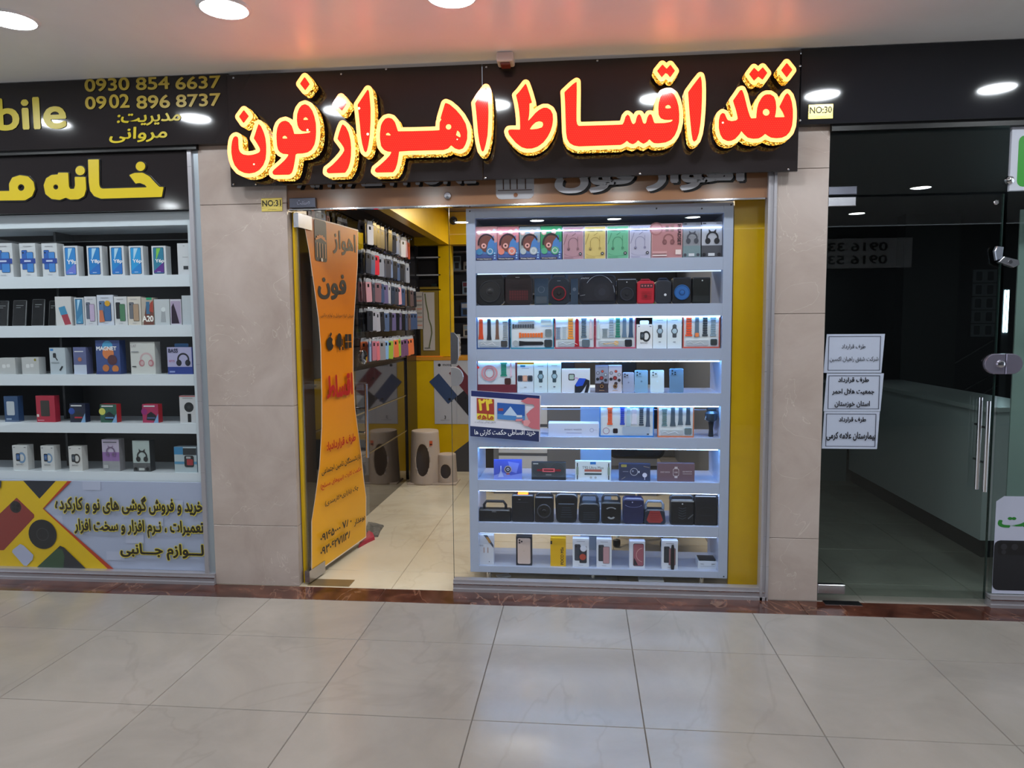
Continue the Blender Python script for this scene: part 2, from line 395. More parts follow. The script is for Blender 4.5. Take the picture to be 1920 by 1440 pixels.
# outline grown from a drawn shape (for the sign letters): signed distance on a grid, then marching squares
import numpy as np
def sdf(polys, holes, X, Y):
    d = np.full(X.shape, 1e9); inside = np.zeros(X.shape, bool)
    for P in polys+holes:
        P = np.array(P, float); ins = np.zeros(X.shape, bool)
        for i in range(len(P)):
            a, b = P[i], P[(i+1) % len(P)]; ab = b-a
            t = np.clip(((X-a[0])*ab[0]+(Y-a[1])*ab[1])/(ab@ab+1e-12), 0, 1)
            d = np.minimum(d, np.hypot(X-a[0]-t*ab[0], Y-a[1]-t*ab[1]))
            if a[1] != b[1]:
                c = ((a[1] > Y) != (b[1] > Y)) & (X < (b[0]-a[0])*(Y-a[1])/(b[1]-a[1])+a[0]); ins ^= c
        inside ^= ins
    return np.where(inside, -d, d)
def contour(D, xs, ys, lev):
    """closed loops of D==lev"""
    S = D-lev; S[S == 0] = 1e-9; ny, nx = S.shape; seg = {}
    def pt(e):
        j, i, k = e
        if k == 0: a, b = S[j, i], S[j, i+1]; t = a/(a-b); return (xs[i]+t*(xs[i+1]-xs[i]), ys[j])
        a, b = S[j, i], S[j+1, i]; t = a/(a-b); return (xs[i], ys[j]+t*(ys[j+1]-ys[j]))
    for j in range(ny-1):
        for i in range(nx-1):
            c = (S[j, i] < 0)*1+(S[j, i+1] < 0)*2+(S[j+1, i+1] < 0)*4+(S[j+1, i] < 0)*8
            if c in (0, 15): continue
            b, r, t, l = (j, i, 0), (j, i+1, 1), (j+1, i, 0), (j, i, 1)
            T = {1: [(l, b)], 2: [(b, r)], 3: [(l, r)], 4: [(r, t)], 5: [(l, b), (r, t)], 6: [(b, t)], 7: [(l, t)],
                 8: [(t, l)], 9: [(t, b)], 10: [(b, r), (t, l)], 11: [(t, r)], 12: [(r, l)], 13: [(r, b)], 14: [(b, l)]}[c]
            for p, q in T: seg.setdefault(p, []).append(q); seg.setdefault(q, []).append(p)
    loops = []; seen = set()
    for st in list(seg):
        if st in seen: continue
        L = [st]; seen.add(st); cur = st
        while True:
            nx_ = [q for q in seg[cur] if q not in seen]
            if not nx_: break
            cur = nx_[0]; seen.add(cur); L.append(cur)
        if len(L) > 6: loops.append([pt(e) for e in L])
    out = []
    for L in loops:                                   # smooth, then thin out
        n = len(L); L = [((L[i-1][0]+2*L[i][0]+L[(i+1) % n][0])/4, (L[i-1][1]+2*L[i][1]+L[(i+1) % n][1])/4) for i in range(n)]
        keep = [L[0]]
        for i in range(1, n):
            if i == n-1: break
            a, p, b = keep[-1], L[i], L[(i+1) % n]
            ar = abs((p[0]-a[0])*(b[1]-a[1])-(b[0]-a[0])*(p[1]-a[1]))
            if ar > .25 or math.hypot(p[0]-a[0], p[1]-a[1]) > 3.0: keep.append(p)
        out.append(keep)
    return out
def loops_mesh(loops, depth):
    """filled, extruded mesh in XY from closed loops (even-odd), thickness along +Z from 0"""
    c = bpy.data.curves.new('outline', 'CURVE'); c.dimensions = '2D'; c.fill_mode = 'BOTH'; c.extrude = depth/2
    for L in loops:
        s = c.splines.new('POLY'); s.points.add(len(L)-1)
        for i, p in enumerate(L): s.points[i].co = (p[0], p[1], 0, 1)
        s.use_cyclic_u = True
    o = bpy.data.objects.new('outline', c); me = bpy.data.meshes.new_from_object(o)
    vs = [tuple(v.co) for v in me.vertices]; fs = [tuple(p.vertices) for p in me.polygons]; ns = [tuple(p.normal) for p in me.polygons]
    bpy.data.objects.remove(o); bpy.data.curves.remove(c); bpy.data.meshes.remove(me)
    return vs, fs, ns

# ------------------------------------------------------------------ floor
T = 0.68; GX = -0.071; GY = -0.6916
floor = G().box(-9, -7.4, -.06, 9, 5.2, -.004, m_grout).obj('floor'); struct(floor)
_tm = {}
def tile_mesh(w, d, mat):
    k = (round(w, 3), round(d, 3), mat.name)
    if k not in _tm:
        b = .0018
        g = G(); a, c = w/2-.0012, d/2-.0012
        g.add([(-a, -c, -.004), (a, -c, -.004), (a, c, -.004), (-a, c, -.004), (-a+b, -c+b, 0), (a-b, -c+b, 0), (a-b, c-b, 0), (-a+b, c-b, 0)],
              [(4, 5, 6, 7), (0, 1, 5, 4), (1, 2, 6, 5), (2, 3, 7, 6), (3, 0, 4, 7)], mat)
        _tm[k] = g.mesh('tile')
    return _tm[k]
def tile(x0, y0, x1, y1, mat):
    o = bpy.data.objects.new('tile', tile_mesh(x1-x0, y1-y0, mat)); COL.objects.link(o); o.parent = floor
    o.location = ((x0+x1)/2, (y0+y1)/2, 0)
for i in range(-13, 13):
    for j in range(0, 10):
        y1 = GY+T-.6916*0 if j == 0 else GY-(j-1)*T
        y1 = min(y1, -.1984)
        y0 = GY-j*T
        tile(GX+i*T, y0, GX+(i+1)*T, y1, m_tile)
for a, b in ((-5.6, -2.45), (-2.45, -.806), (-.806, 1.58), (1.58, 5.6)):
    tile(a, -.1984, b, .0, m_brown)
for i in range(-2, 8):           # tiles inside the shops
    for j in range(0, 7):
        x0, x1 = -.77+(i-1)*T, -.77+i*T
        y0 = .0 if j == 0 else .30+(j-1)*T
        y1 = .30+j*T
        tile(x0, y0, x1, y1, m_tile_in if x1 < 1.6 else m_tile)

# ------------------------------------------------------------------ ceiling and its lamps
CZ = 3.012
struct(G().box(-9, -7.2, CZ, 9, .02, CZ+.12, m_ceil).obj('ceiling'))
m_lamp = M('f4fbff', .5, 0, LAMP*2.6)
def lamp(x, y, label):
    t = empty('ceiling_lamp', (x, y, CZ)); tag(t, label, 'ceiling lamp', 'round recessed ceiling lamps')
    G().lathe([(.098, -.0005), (.104, -.010), (.116, -.006), (.120, 0.0)], (0, 0, 0), M('e8eaec', .3), 40).obj('trim_ring', t, smooth=True)
    G().add([(.0985*math.cos(2*PI*k/40), .0985*math.sin(2*PI*k/40), -.006) for k in range(40)], [list(range(39, -1, -1))], m_lamp).obj('diffuser', t)
names = {-2: 'round white ceiling lamp at the far left edge above the phone numbers', -1: 'round white ceiling lamp above the left end of the red sign',
         0: 'round white ceiling lamp above the middle of the red sign', 1: 'round white ceiling lamp cut by the top edge, above the right half of the sign',
         2: 'round white ceiling lamp out of frame above the NO:30 plate'}
for k in range(-5, 6):
    lamp(-.205+1.042*k, -.85, names.get(k, 'round ceiling lamp of the front row, '+ORD[k+5]+' from the left, outside the frame'))
for yy in (-4.1, -5.9):
    for k in range(-4, 5):
        lamp(-.25+1.06*k, yy, 'round ceiling lamp in the '+('second' if yy > -5 else 'rearmost')+' row behind the viewer, '+ORD[k+4]+' from the left')
p0 = at(948, 112, -.14)
t = empty('motion_sensor', (p0.x, -.14, CZ)); tag(t, 'small white plastic sensor box on the ceiling above the sign', 'sensor')
G().prism(rrect(-.045, -.05, .045, 0, .01), -.05, .05, M('d8c9c4', .4), .006).obj('housing', t)
G().prism(rrect(-.026, -.064, .026, -.05, .006), -.035, .03, M('6b2a1c', .3), .003).obj('lens_window', t)
for q, dx in ((1, 0), (2, .9)):
    t = empty('ceiling_vent', (4.55+dx, -2.6, CZ)); tag(t, ('left' if dx == 0 else 'right')+' slotted air vent in the corridor ceiling, mirrored in the dark glass', 'air vent', 'slotted ceiling vents')
    G().box(-.3, -.13, -.012, .3, .13, 0, M('8d8a88', .5)).obj('frame', t)
    for k in range(5): G().box(-.27, -.10+k*.045, -.02, .27, -.085+k*.045, -.012, M('cfd0d2', .4)).obj('slat', t)

# ------------------------------------------------------------------ corridor opposite side (only mirrored in the glass)
wo = G().box(-10, -7.3, 0, 10, -7.2, 3.0, M('2c2c30', .3)).obj('wall_back'); struct(wo)
sg = empty('opposite_sign', (0, -7.17, 0)); tag(sg, 'pale shop sign with two phone numbers on the opposite side, mirrored in the right glass', 'sign')
G().box(3.1, -.02, 2.38, 5.25, .02, 2.82, M('bdbdc0', .4)).obj('board', sg)
for s, z in (('0916 333 2033', 2.63), ('0916 533 3033', 2.44)):
    vs, fs, _ = text2d(s, .02)
    G().add([(4.9-a*1.6, .025+q, z+b*.13) for a, b, q in vs], fs, M('2a2a2c')).obj('lettering', sg)

# ------------------------------------------------------------------ pillars
def pillar(x0, x1, depth, zs, nm):
    c = G().box(x0+.02, .02, 0, x1-.02, depth, 3.0, m_grout).obj(nm); struct(c)
    for a, b in zip(zs[:-1], zs[1:]):
        e = .0012
        G().prism([(x0, a+e), (x1, a+e), (x1, b-e), (x0, b-e)], 0, .02, m_marble, .0015).obj('marble_panel', c)
        G().box(x1-.02, .0205, a+e, x1, depth, b-e, m_marble).obj('marble_panel', c)
        G().box(x0, .0205, a+e, x0+.02, depth, b-e, m_marble).obj('marble_panel', c)
pillar(-1.868, -1.34, .30, [0, .37, 1.10, 2.285, 3.0], 'pillar_left')
pillar(1.418, 1.690, .30, [0, .36, 1.62, 2.40, 3.0], 'pillar_right')
# worn scratches on the marble, as the stone itself carries them
# ------------------------------------------------------------------ partitions, shop shells
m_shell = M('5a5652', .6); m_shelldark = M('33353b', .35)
struct(G().box(-1.60, .30, 0, -1.42, 5.2, 3.0, M('3b3836', .5)).obj('wall_left'))
struct(G().box(1.50, .30, 0, 1.62, 5.2, 3.0, M('8a8c92', .5)).obj('wall_right'))
struct(G().box(1.225, .14, .005, 1.40, .17, 2.75, m_yellow).obj('trim_11'))
struct(G().box(1.46, .30, .0, 1.499, 4.45, 2.75, M('6c7078', .4)).obj('trim_12'))
struct(G().box(-.34, .47, .0, 1.224, .49, .075, M('17171a', .6)).obj('added_dark_board'))  # black board added to keep the gap under the showcase dark
struct(G().box(-1.41, .10, 2.50, -1.122, 3.44, 2.755, M('6a5446', .35)).obj('trim_13'))
struct(G().box(-1.42, 4.45, 0, 1.50, 4.55, 3.0, M('55565a', .6)).obj('wall_rear'))
struct(G().box(-1.42, .05, 2.76, 1.50, 4.45, 2.86, M('75614e', .5)).obj('ceiling_shop'))
# left shop shell
struct(G().box(-5.6, 2.2, 0, -1.6, 2.3, 3.0, M('24252a', .3)).obj('wall_left_shop_rear'))
struct(G().box(-5.7, .0, 0, -5.6, 2.3, 3.0, M('24252a', .3)).obj('wall_left_shop_side'))
struct(G().box(-5.6, .1, 2.7, -1.6, 2.2, 2.8, M('3a3b3f', .4)).obj('ceiling_left_shop'))
# right shop shell
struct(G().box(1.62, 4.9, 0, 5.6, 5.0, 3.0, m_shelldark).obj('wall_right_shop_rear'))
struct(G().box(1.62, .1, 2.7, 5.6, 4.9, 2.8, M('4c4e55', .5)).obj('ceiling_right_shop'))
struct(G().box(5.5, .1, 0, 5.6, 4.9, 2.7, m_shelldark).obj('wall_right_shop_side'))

# ------------------------------------------------------------------ lighted sign
S1, S2, S3, S4, S5 = (6.2625, 420, 120), (5.647, 600, 130), (7.579, 940, 130), (7.2, 1140, 100), (6.855, 1320, 90)
def pp(S, s):
    v = [float(a) for a in s.replace(';', ' ').replace(',', ' ').split()]
    return [(S[1]+v[i]/S[0], S[2]+v[i+1]/S[0]) for i in range(0, len(v), 2)]
def cir(S, cx, cy, r): return [(S[1]+(cx+r*math.cos(k*PI/8))/S[0], S[2]+(cy+r*math.sin(k*PI/8))/S[0]) for k in range(16)]
SHAPES = [
 ('dot of the first letter from the right', [pp(S5, '1060,195 1132,285 1060,383 988,290')], []),
 ('', [pp(S5, '640,258 695,310 752,252 810,325 750,412 695,370 640,425 577,340')], []),
 ('', [pp(S5, '485,540 510,600 535,700 560,800 590,890 605,910 670,905 672,850 680,780 700,710 740,640 770,612 800,600 850,600 895,630 918,690 925,770 918,840 905,895 1035,893 1010,830 965,760 1000,690 1040,610 1068,583 1100,620 1125,700 1138,800 1138,900 1128,1000 1100,1080 1055,1130 1000,1155 930,1163 860,1155 815,1130 785,1105 745,1140 700,1165 630,1170 560,1155 510,1110 478,1068 455,1110 400,1170 350,1195 300,1198 240,1170 205,1110 188,1030 188,940 205,865 235,838 265,850 280,890 300,930 350,945 410,935 432,915 425,870 405,790 385,730 370,680 420,610 460,550')], [cir(S5, 795, 830, 45)]),
 ('', [pp(S4, '1247,310 1262,380 1267,500 1265,650 1258,800 1245,950 1225,1080 1195,1170 1160,1198 1140,1170 1125,1080 1112,950 1100,820 1090,680 1080,530 1130,460 1190,380')], []),
 ('', [pp(S4, '733,155 790,215 840,158 902,240 838,330 800,280 775,270 725,328 662,243')], []),
 ('', [pp(S3, '1070,180 1072,300 1070,450 1068,600 1068,740 1080,790 1100,808 1300,803 1500,797 1650,792')
       + pp(S4, '195,965 215,930 235,860 262,830 290,850 305,900 325,950 345,962 370,940 385,870 405,832 430,830 450,870 470,940 490,957 512,945 530,870 555,828 582,828 600,870 620,940 635,948 760,945 840,932 872,912 870,897 820,903 760,900 710,880 682,830 678,740 685,670 705,600 740,545 785,525 840,525 890,560 925,630 950,720 960,820 958,930 935,1030 900,1110 850,1170 780,1205 680,1218 620,1215 585,1190 558,1162 530,1195 480,1225 440,1205 405,1175 375,1210 335,1230 290,1215 255,1182 220,1215 170,1240 0,1245')
       + pp(S3, '1100,1098 1030,1085 970,1050 935,990 920,900 915,760 910,600 905,450 897,330 960,270 1020,215')], [pp(S4, '770,745 775,715 810,697 840,712 850,742 810,750')]),
 ('', [pp(S3, '348,205 370,260 400,350 437,480 400,488 400,580 395,660 380,742 430,690 480,630 540,580 600,550 650,550 700,580 730,640 735,720 725,800 700,880 660,960 600,1040 520,1100 440,1128 360,1130 290,1110 210,1050 150,980 110,930 98,885 110,862 150,858 268,862 268,800 265,700 255,600 240,500 220,410 210,372 260,320 310,255')], [pp(S3, '402,857 440,800 490,755 540,740 585,752 597,790 580,828 520,848 450,857')]),
 ('', [pp(S2, '1758,198 1772,230 1780,330 1785,450 1782,580 1775,700 1755,800 1738,860 1725,875 1710,860 1690,780 1675,680 1665,560 1655,450 1645,362 1690,290 1730,235')], []),
 ('', [pp(S2, '730,515 765,525 795,560 812,610 828,660 1000,657 1150,653 1268,648 1268,600 1270,560 1290,535 1278,525 1290,480 1310,415 1325,365 1335,358 1375,375 1440,430 1500,500 1545,580 1562,660 1560,740 1540,800 1515,840 1475,853 1430,840 1390,805 1360,840 1310,857 1150,860 950,865 840,872 832,930 820,1000 800,1060 775,1092 600,1095 583,1080 590,1055 640,1015 700,960 745,910 762,875 720,873 680,855 650,815 638,740 638,680 648,600 665,560 695,525')],
      [pp(S2, '700,700 703,680 725,672 748,690 752,705'), cir(S2, 1363, 612, 30), pp(S2, '1455,648 1480,670 1492,710 1485,725 1440,700')]),
 ('', [pp(S2, '510,215 522,240 530,320 538,420 537,560 530,700 515,800 500,865 487,883 470,865 450,790 435,700 425,580 412,460 402,378 440,320 480,260')], []),
 ('', [pp(S2, '225,298 282,370 235,442 175,378')], []),
 ('', [pp(S2, '242,583 275,610 305,670 325,750 332,830 330,920 320,990 300,1050 270,1097 95,1103 75,1090 78,1060 130,1020 190,960 240,900 262,860 255,830 225,785 190,740 205,680 225,620')], []),
 ('', [pp(S1, '952,155 1010,240 957,312 897,235')], []),
 ('', [pp(S1, '955,475 1000,495 1040,550 1065,620 1082,700 1085,800 1080,880 1065,950 1030,1010 985,1040 930,1052 860,1055 845,1065 838,1120 828,1180 815,1240 800,1280 770,1302 600,1305 580,1295 573,1270 590,1245 650,1195 710,1140 745,1100 765,1065 740,1060 700,1058 665,1040 640,1010 628,960 622,880 622,820 630,760 650,710 680,680 725,668 765,685 800,730 820,790 828,825 900,825 970,817 1005,812 1022,798 1015,790 960,795 920,790 885,760 868,720 860,660 865,590 885,530 915,490')],
      [pp(S1, '935,660 938,638 963,626 985,640 995,660'), pp(S1, '690,878 692,855 718,842 742,858 752,880')]),
 ('', [pp(S1, '238,543 296,615 235,697 182,620')], []),
 ('', [pp(S1, '145,850 165,860 172,885 173,940 178,1000 195,1040 230,1065 290,1075 350,1068 395,1052 420,1040 430,1020 425,990 400,945 375,905 355,875 370,830 390,770 412,705 440,735 470,800 490,870 500,960 500,1040 492,1120 465,1190 420,1245 370,1275 300,1288 240,1280 180,1250 130,1190 105,1120 92,1040 92,980 100,915 112,875 130,855')], []),
]
SY, LY0, LY1 = -.075, -.170, -.106      # board face, letter face, letter back
pa, pb = at(433, 352, SY), at(1490, 322, SY)
X0, X1, ZB, ZT = pa.x, pb.x+.015, 2.372, 2.992
sign = empty('shop_sign', ((X0+X1)/2, SY, ZB)); tag(sign, 'long glossy black sign board carrying large glowing red and yellow letters', 'shop sign')
def sobj(g, name, par): o = g.obj(name, par); return o
OX, OY, OZ = (X0+X1)/2, SY, ZB
xj = at(905, 250, SY).x
for a, b in ((X0, xj-.001), (xj+.001, X1)):
    G().prism([(a-OX, 0), (b-OX, 0), (b-OX, ZT-ZB), (a-OX, ZT-ZB)], 0, .024, m_black, .002).obj('board_panel', sign)
for sx, sy in ((438, 146), (438, 346), (640, 139), (724, 130), (912, 126), (1120, 114), (1200, 326), (1500, 124), (1500, 226), (1478, 318), (910, 334), (480, 346)):
    q = at(sx, sy, SY); G().lathe([(.006, 0), (.0055, .003), (.003, .0045), (0, .005)], (q.x-OX, 0, q.z-OZ), m_steel, 10, 'y').obj('screw', sign)
for _, polys, holes in SHAPES:
    allp = [p for P in polys for p in P]
    xs = np.arange(min(p[0] for p in allp)-12, max(p[0] for p in allp)+12, .9); ys = np.arange(min(p[1] for p in allp)-12, max(p[1] for p in allp)+12, .9)
    X, Y = np.meshgrid(xs, ys); D = sdf(polys, holes, X, Y); Dn = sdf(polys, [], X, Y)
    outer = contour(Dn, xs, ys, 7.6); inner = contour(D, xs, ys, 0.1)
    W = lambda L, y: [((lambda q: (q.x-OX, q.z-OZ))(at(p[0], p[1], y))) for p in L]
    vs, fs, ns = loops_mesh([W(L, LY0) for L in outer], LY1-LY0)
    g = G(); kk = LY0-OY; g.add([(a, kk+(LY1-LY0)/2-c, b) for a, b, c in vs], [f for f, n in zip(fs, ns) if abs(n[2]) < .5], m_gold)
    g.add([(a, kk+(LY1-LY0)/2-c, b) for a, b, c in vs], [f for f, n in zip(fs, ns) if n[2] < -.5], m_black)
    let = g.obj('channel_letter', sign)
    vs, fs, ns = loops_mesh([W(L, LY0) for L in outer], .003)
    sub = G().add([(a, kk-.0022-c, b) for a, b, c in vs], fs, m_signyel).obj('lit_border', let)
    vs, fs, ns = loops_mesh([W(L, LY0) for L in inner], .002)
    G().add([(a, kk-.0050-c, b) for a, b, c in vs], fs, m_signred).obj('red_panel', let)
    # two stand-off pins hold the letter off the board
    cx = sum(p[0] for p in allp)/len(allp); cy = sum(p[1] for p in allp)/len(allp)
    q = at(polys[0][len(polys[0])//2][0], polys[0][len(polys[0])//2][1], LY0)
    G().tube([(q.x-OX, LY1-OY, q.z-OZ), (q.x-OX, 0, q.z-OZ)], .004, m_steel, 6).obj('stand_off', let)

# ------------------------------------------------------------------ fascia boards left and right, with lettering
def board(name, x0, x1, z0, z1, y0, y1, mat, label, cat, b=.002):
    g = G().prism([(x0-(x0+x1)/2, 0), (x1-(x0+x1)/2, 0), (x1-(x0+x1)/2, z1-z0), (x0-(x0+x1)/2, z1-z0)], 0, y1-y0, mat, b)
    o = g.obj(name, None, ((x0+x1)/2, y0, z0))
    if cat: tag(o, label, cat)
    else: struct(o, label)
    return o
m_gold_txt = M('bfa63c', .35); m_yel_txt = M('cdb915', .35)
def wtext(par, s, x0, y0, x1, y1, Y, mat, bold, name='lettering', depth=.004, skew=0.0, outline=None):
    """lettering fitted between two picture points on the plane Y, as a thin solid piece on its board"""
    a, b = at(x0, y1, Y), at(x1, y0, Y); o = Vector(par.location)
    vs, fs, _ = text2d(s, bold); g = G()
    g.add([(a.x+(b.x-a.x)*u+skew*v-o.x, Y-depth-o.y-q, a.z+(b.z-a.z)*v-o.z) for u, v, q in vs], fs, mat)
    return g.obj(name, par)
fl = board('fascia_sign', -5.6, X0-.004, 2.622, 3.008, -.05, 0, m_black, 'black gloss fascia of the left shop with gold phone numbers', 'shop sign')
wtext(fl, '0930', 160, 145, 243, 173, -.05, m_gold_txt, .02); wtext(fl, '854', 256, 143, 318, 170, -.05, m_gold_txt, .02); wtext(fl, '6637', 330, 141.5, 414, 169, -.05, m_gold_txt, .02)
wtext(fl, '09', 161, 180, 200, 206, -.05, m_gold_txt, .02); wtext(fl, '02', 206, 176, 243, 204, -.05, m_gold_txt, .02)
wtext(fl, '896', 257, 177.5, 319, 205, -.05, m_gold_txt, .02); wtext(fl, '8737', 331, 174.5, 414, 202, -.05, m_gold_txt, .02)
wtext(fl, 'bile', -4, 180, 123, 246, -.05, m_yel_txt, .02); wtext(fl, 'mo', -150, 196, -22, 248, -.05, m_yel_txt, .02)
wtext(fl, 'مدیریت:', 219, 210, 337, 238, -.05, m_yel_txt, .02, skew=.012)
wtext(fl, 'مروانی', 205, 236, 312, 269, -.05, m_yel_txt, .02, skew=.012)
fr = board('fascia_sign', X1+.012, 5.6, 2.618, 3.008, -.05, 0, M('191a20', .07), 'plain black gloss fascia above the dark empty shop', 'shop sign')
# dark reveal below the fascias
struct(G().box(-5.6, -.03, 2.600, -1.86, .02, 2.622, M('050506', .4)).obj('trim_1'))
struct(G().box(1.688, -.03, 2.585, 5.6, .02, 2.618, M('050506', .4)).obj('trim_2'))
def plate(x0, y0, x1, y1, Y, s, label):
    a, b = at(x0, y1, Y), at(x1, y0, Y)
    o = G().prism([(-(b.x-a.x)/2, 0), ((b.x-a.x)/2, 0), ((b.x-a.x)/2, b.z-a.z), (-(b.x-a.x)/2, b.z-a.z)], 0, .004, brushed('brass_'+s[-2:], 'd9c56a', .28), .001).obj('number_plate', None, ((a.x+b.x)/2, Y-.004, a.z))
    tag(o, label, 'number plate')
    A = Art(b.x-a.x, b.z-a.z)
    A.text(s, .05, .38, .95, .84, '1b1b12', .02); A.text('مجتمع تجاری', .30, .08, .72, .2, '3a3822', .0)
    A.obj(o, name='lettering')
plate(491, 371, 529, 397, 0.0, 'NO:31', 'small brass number plate NO:31 on the left marble pillar')
plate(1515, 195, 1562, 224, -.05, 'NO:30', 'small brass number plate NO:30 at the corner of the right fascia')

# ------------------------------------------------------------------ middle shop: transom board, steel frame, pane
tr = board('trim_3', -1.34, 1.385, 2.252, 2.75, .012, .03, m_orangeboard, None, None, .001)
struct(tr, 'brown-orange gloss transom board above the entrance, with cut-off letters')
def trtxt(s, x0, y0, x1, y1, bold):
    wtext(tr, s, x0+5, y0+3, x1+5, y1+3, .012, M('120d0a', .4), bold, depth=.001)
    wtext(tr, s, x0, y0, x1, y1, .012, M('a9a8ad', .3), bold, depth=.012)
trtxt('AHVAZ PHONE', 558, 312, 893, 354, .03)
trtxt('اهواز فون', 1040, 290, 1396, 364, .035)
q0, q1 = at(930, 374, .012), at(1001, 290, .012); o3 = Vector(tr.location)
A = Art(q1.x-q0.x, q1.z-q0.z)
A.rr(0, 0, 1, 1, .14, 'a9a8ad')
for k in (.2, .38, .56, .78): A.line(k, .22, k-.01, .9, .03, '4a3020')
A.line(.05, .2, .95, .2, .02, '4a3020'); A.circ(.52, .09, .055, '7a4a28')
A.obj(tr, ((q0.x+q1.x)/2-o3.x, -.001, q0.z-o3.z), 'phone_logo')
struct(G().box(-1.33, .005, 2.243, 1.36, .04, 2.252, m_chrome).obj('trim_4'))
win = empty('window_1', (.5, .03, 0)); struct(win, 'clear fixed glass of the middle shopfront in a brushed steel frame')
wx = lambda x: x-.5
g = G(); g.box(wx(-.392), -.004, .06, wx(1.372), .004, 2.243, m_glass); g.obj('pane', win)
def track(par, x0, x1, z0, y0, y1, h):
    G().box(x0, y0, z0, x1, y1, z0+h*.26, m_brushed).obj('bottom_rail', par)
    G().box(x0, y0+.008, z0+h*.26, x1, y1, z0+h*.62, m_brushed).obj('bottom_rail', par)
    G().box(x0, y0+.003, z0+h*.62, x1, y1, z0+h*.70, m_chrome).obj('bottom_rail', par)
    G().box(x0, y0+.012, z0+h*.70, x1, y1, z0+h, m_brushed).obj('bottom_rail', par)
track(win, wx(-.392), wx(1.408), 0, -.045, .02, .068)
G().box(wx(1.371), -.045, 0.0, wx(1.384), .02, 2.62, m_brushed).obj('upright', win)
G().box(wx(1.384), -.035, 0.0, wx(1.402), .02, 2.62, m_brushed).obj('upright', win)
G().box(wx(1.402), -.045, 0.0, wx(1.4165), .02, 2.62, m_brushed).obj('upright', win)
# lock plate on the free edge of the pane
lk = G().prism([(wx(-.392), 1.330), (wx(-.392), 1.216)]+[(wx(-.375)+.057*math.cos(math.radians(k)), 1.273+.057*math.sin(math.radians(k))) for k in range(-90, 91, 15)], -.022, -.0045, M('b4b4b8', .3, .7), .003).obj('lock_plate', win)
G().prism([(wx(-.392), 1.345), (wx(-.36), 1.345), (wx(-.345), 1.38), (wx(-.345), 1.50), (wx(-.37), 1.53), (wx(-.392), 1.53)], -.012, -.0045, m_steel, .002).obj('keeper_plate', win)
G().box(wx(-.3935), -.005, .06, wx(-.392), .005, 2.243, M('2e3c38', .15)).obj('pane_edge', win)
sp = at(840, 368, .012); kn = empty('knob', (sp.x-.5, -.02, sp.z)); kn.parent = win
G().lathe([(.020, 0), (.022, .006), (.018, .014), (.0, .016)], (0, 0, 0), m_steel, 20, 'y').obj('cap', kn, smooth=True)

# ------------------------------------------------------------------ left entrance door, swung inwards
H = Vector((-1.300, .03, 0)); dd = Vector((.1287, .9917, 0)).normalized(); nn = Vector((dd.y, -dd.x, 0))
def ond(px, py):
    r = ray(px, py); tt = (H-CAM).dot(nn)/r.dot(nn); P = CAM+r*tt; return ((P-H).dot(dd), P.z)
door = empty('door_1', H, math.atan2(dd.y, dd.x)); struct(door, 'frameless glass door standing open into the middle shop')
G().box(.01, -.006, .035, .91, .006, 2.225, m_glass).obj('glass_leaf', door)
G().box(.0, -.016, 2.15, .16, .016, 2.232, m_steel).obj('patch_fitting', door)
G().box(.0, -.016, .012, .20, .016, .085, m_steel).obj('patch_fitting', door)
hd = G()
for s in (-1, 1):
    hd.tube([(.800, s*.05, .64), (.800, s*.05, 1.15)], .013, m_chrome, 12)
    hd.tube([(.800, s*.05, 1.15), (.800, s*.05, 1.165)], .013, m_steel, 12)
hd = hd.obj('handle', door, smooth=True)
for z in (.82, .99): G().tube([(.800, -.05, z), (.800, .05, z)], .008, m_chrome, 8).obj('handle_post', hd)
G().lathe([(.045, 0), (.05, .004), (.05, .014), (.03, .02)], (.855, -.006, 1.35), m_chrome, 24, 'y').obj('lock_disc', door, smooth=True)
BAN = [(565, 402), (586, 411), (627, 421), (669, 433), (668, 500), (664, 560), (661, 610), (660, 650), (660, 700), (663, 760), (668, 800), (675, 850), (680, 900), (684, 930), (684, 1006), (583, 1078), (583, 975), (590, 930), (598, 870), (602, 800), (602, 740), (600, 650), (596, 600), (588, 540), (578, 470)]
bp = [ond(*p) for p in BAN]
def edge(pts, d=.008):
    cx = sum(p[0] for p in pts)/len(pts); cz = sum(p[1] for p in pts)/len(pts)
    return [(p[0]+(d if p[0] > cx else -d), p[1]+(d if p[1] > cz else -d)) for p in pts]
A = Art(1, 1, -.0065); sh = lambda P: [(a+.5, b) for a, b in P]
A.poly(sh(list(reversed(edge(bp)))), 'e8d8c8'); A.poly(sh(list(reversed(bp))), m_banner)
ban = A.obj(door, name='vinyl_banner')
B = Art(1, 1, -.0085)
def bt(s, x0, x1, xm, yt, yb, c, bold=.015):
    ym = (yt+yb)/2; u0, _ = ond(x0, ym); u1, _ = ond(x1, ym); _, zt = ond(xm, yt); _, zb = ond(xm, yb)
    B.text(s, u0+.5, zb, u1+.5, zt, c, bold)
DK = '1c1712'; RD = 'b3160c'
bt('اهواز', 622, 665, 665, 441, 484, DK, .02); bt('فون', 593, 647, 593, 508, 560, DK, .03)
u0, z0 = ond(586, 410); u1, z1 = ond(611, 495)
B.rr(u0+.5, ond(598, 490)[1], u1+.5, ond(598, 413)[1], .02, DK)
zc = ond(598, 450)[1]; uc = (u0+u1)/2+.5
for k in range(7):
    a = PI*(.12+.76*k/6); B.line(uc, zc+.02, uc+math.cos(a)*.075, zc+.0+math.sin(a)*.05-.02, .012, 'd07a18')
for k in range(4): B.line(uc-.055+.035*k, zc-.11, uc-.055+.035*k, zc-.02, .006, 'd89a60')
B.circ(uc, ond(598, 487)[1], .012, 'd8c8b8')
bt('فروش انواع موبایل و لوازم جانبی', 597, 659, 597, 587, 597, '2a1c10', .0)
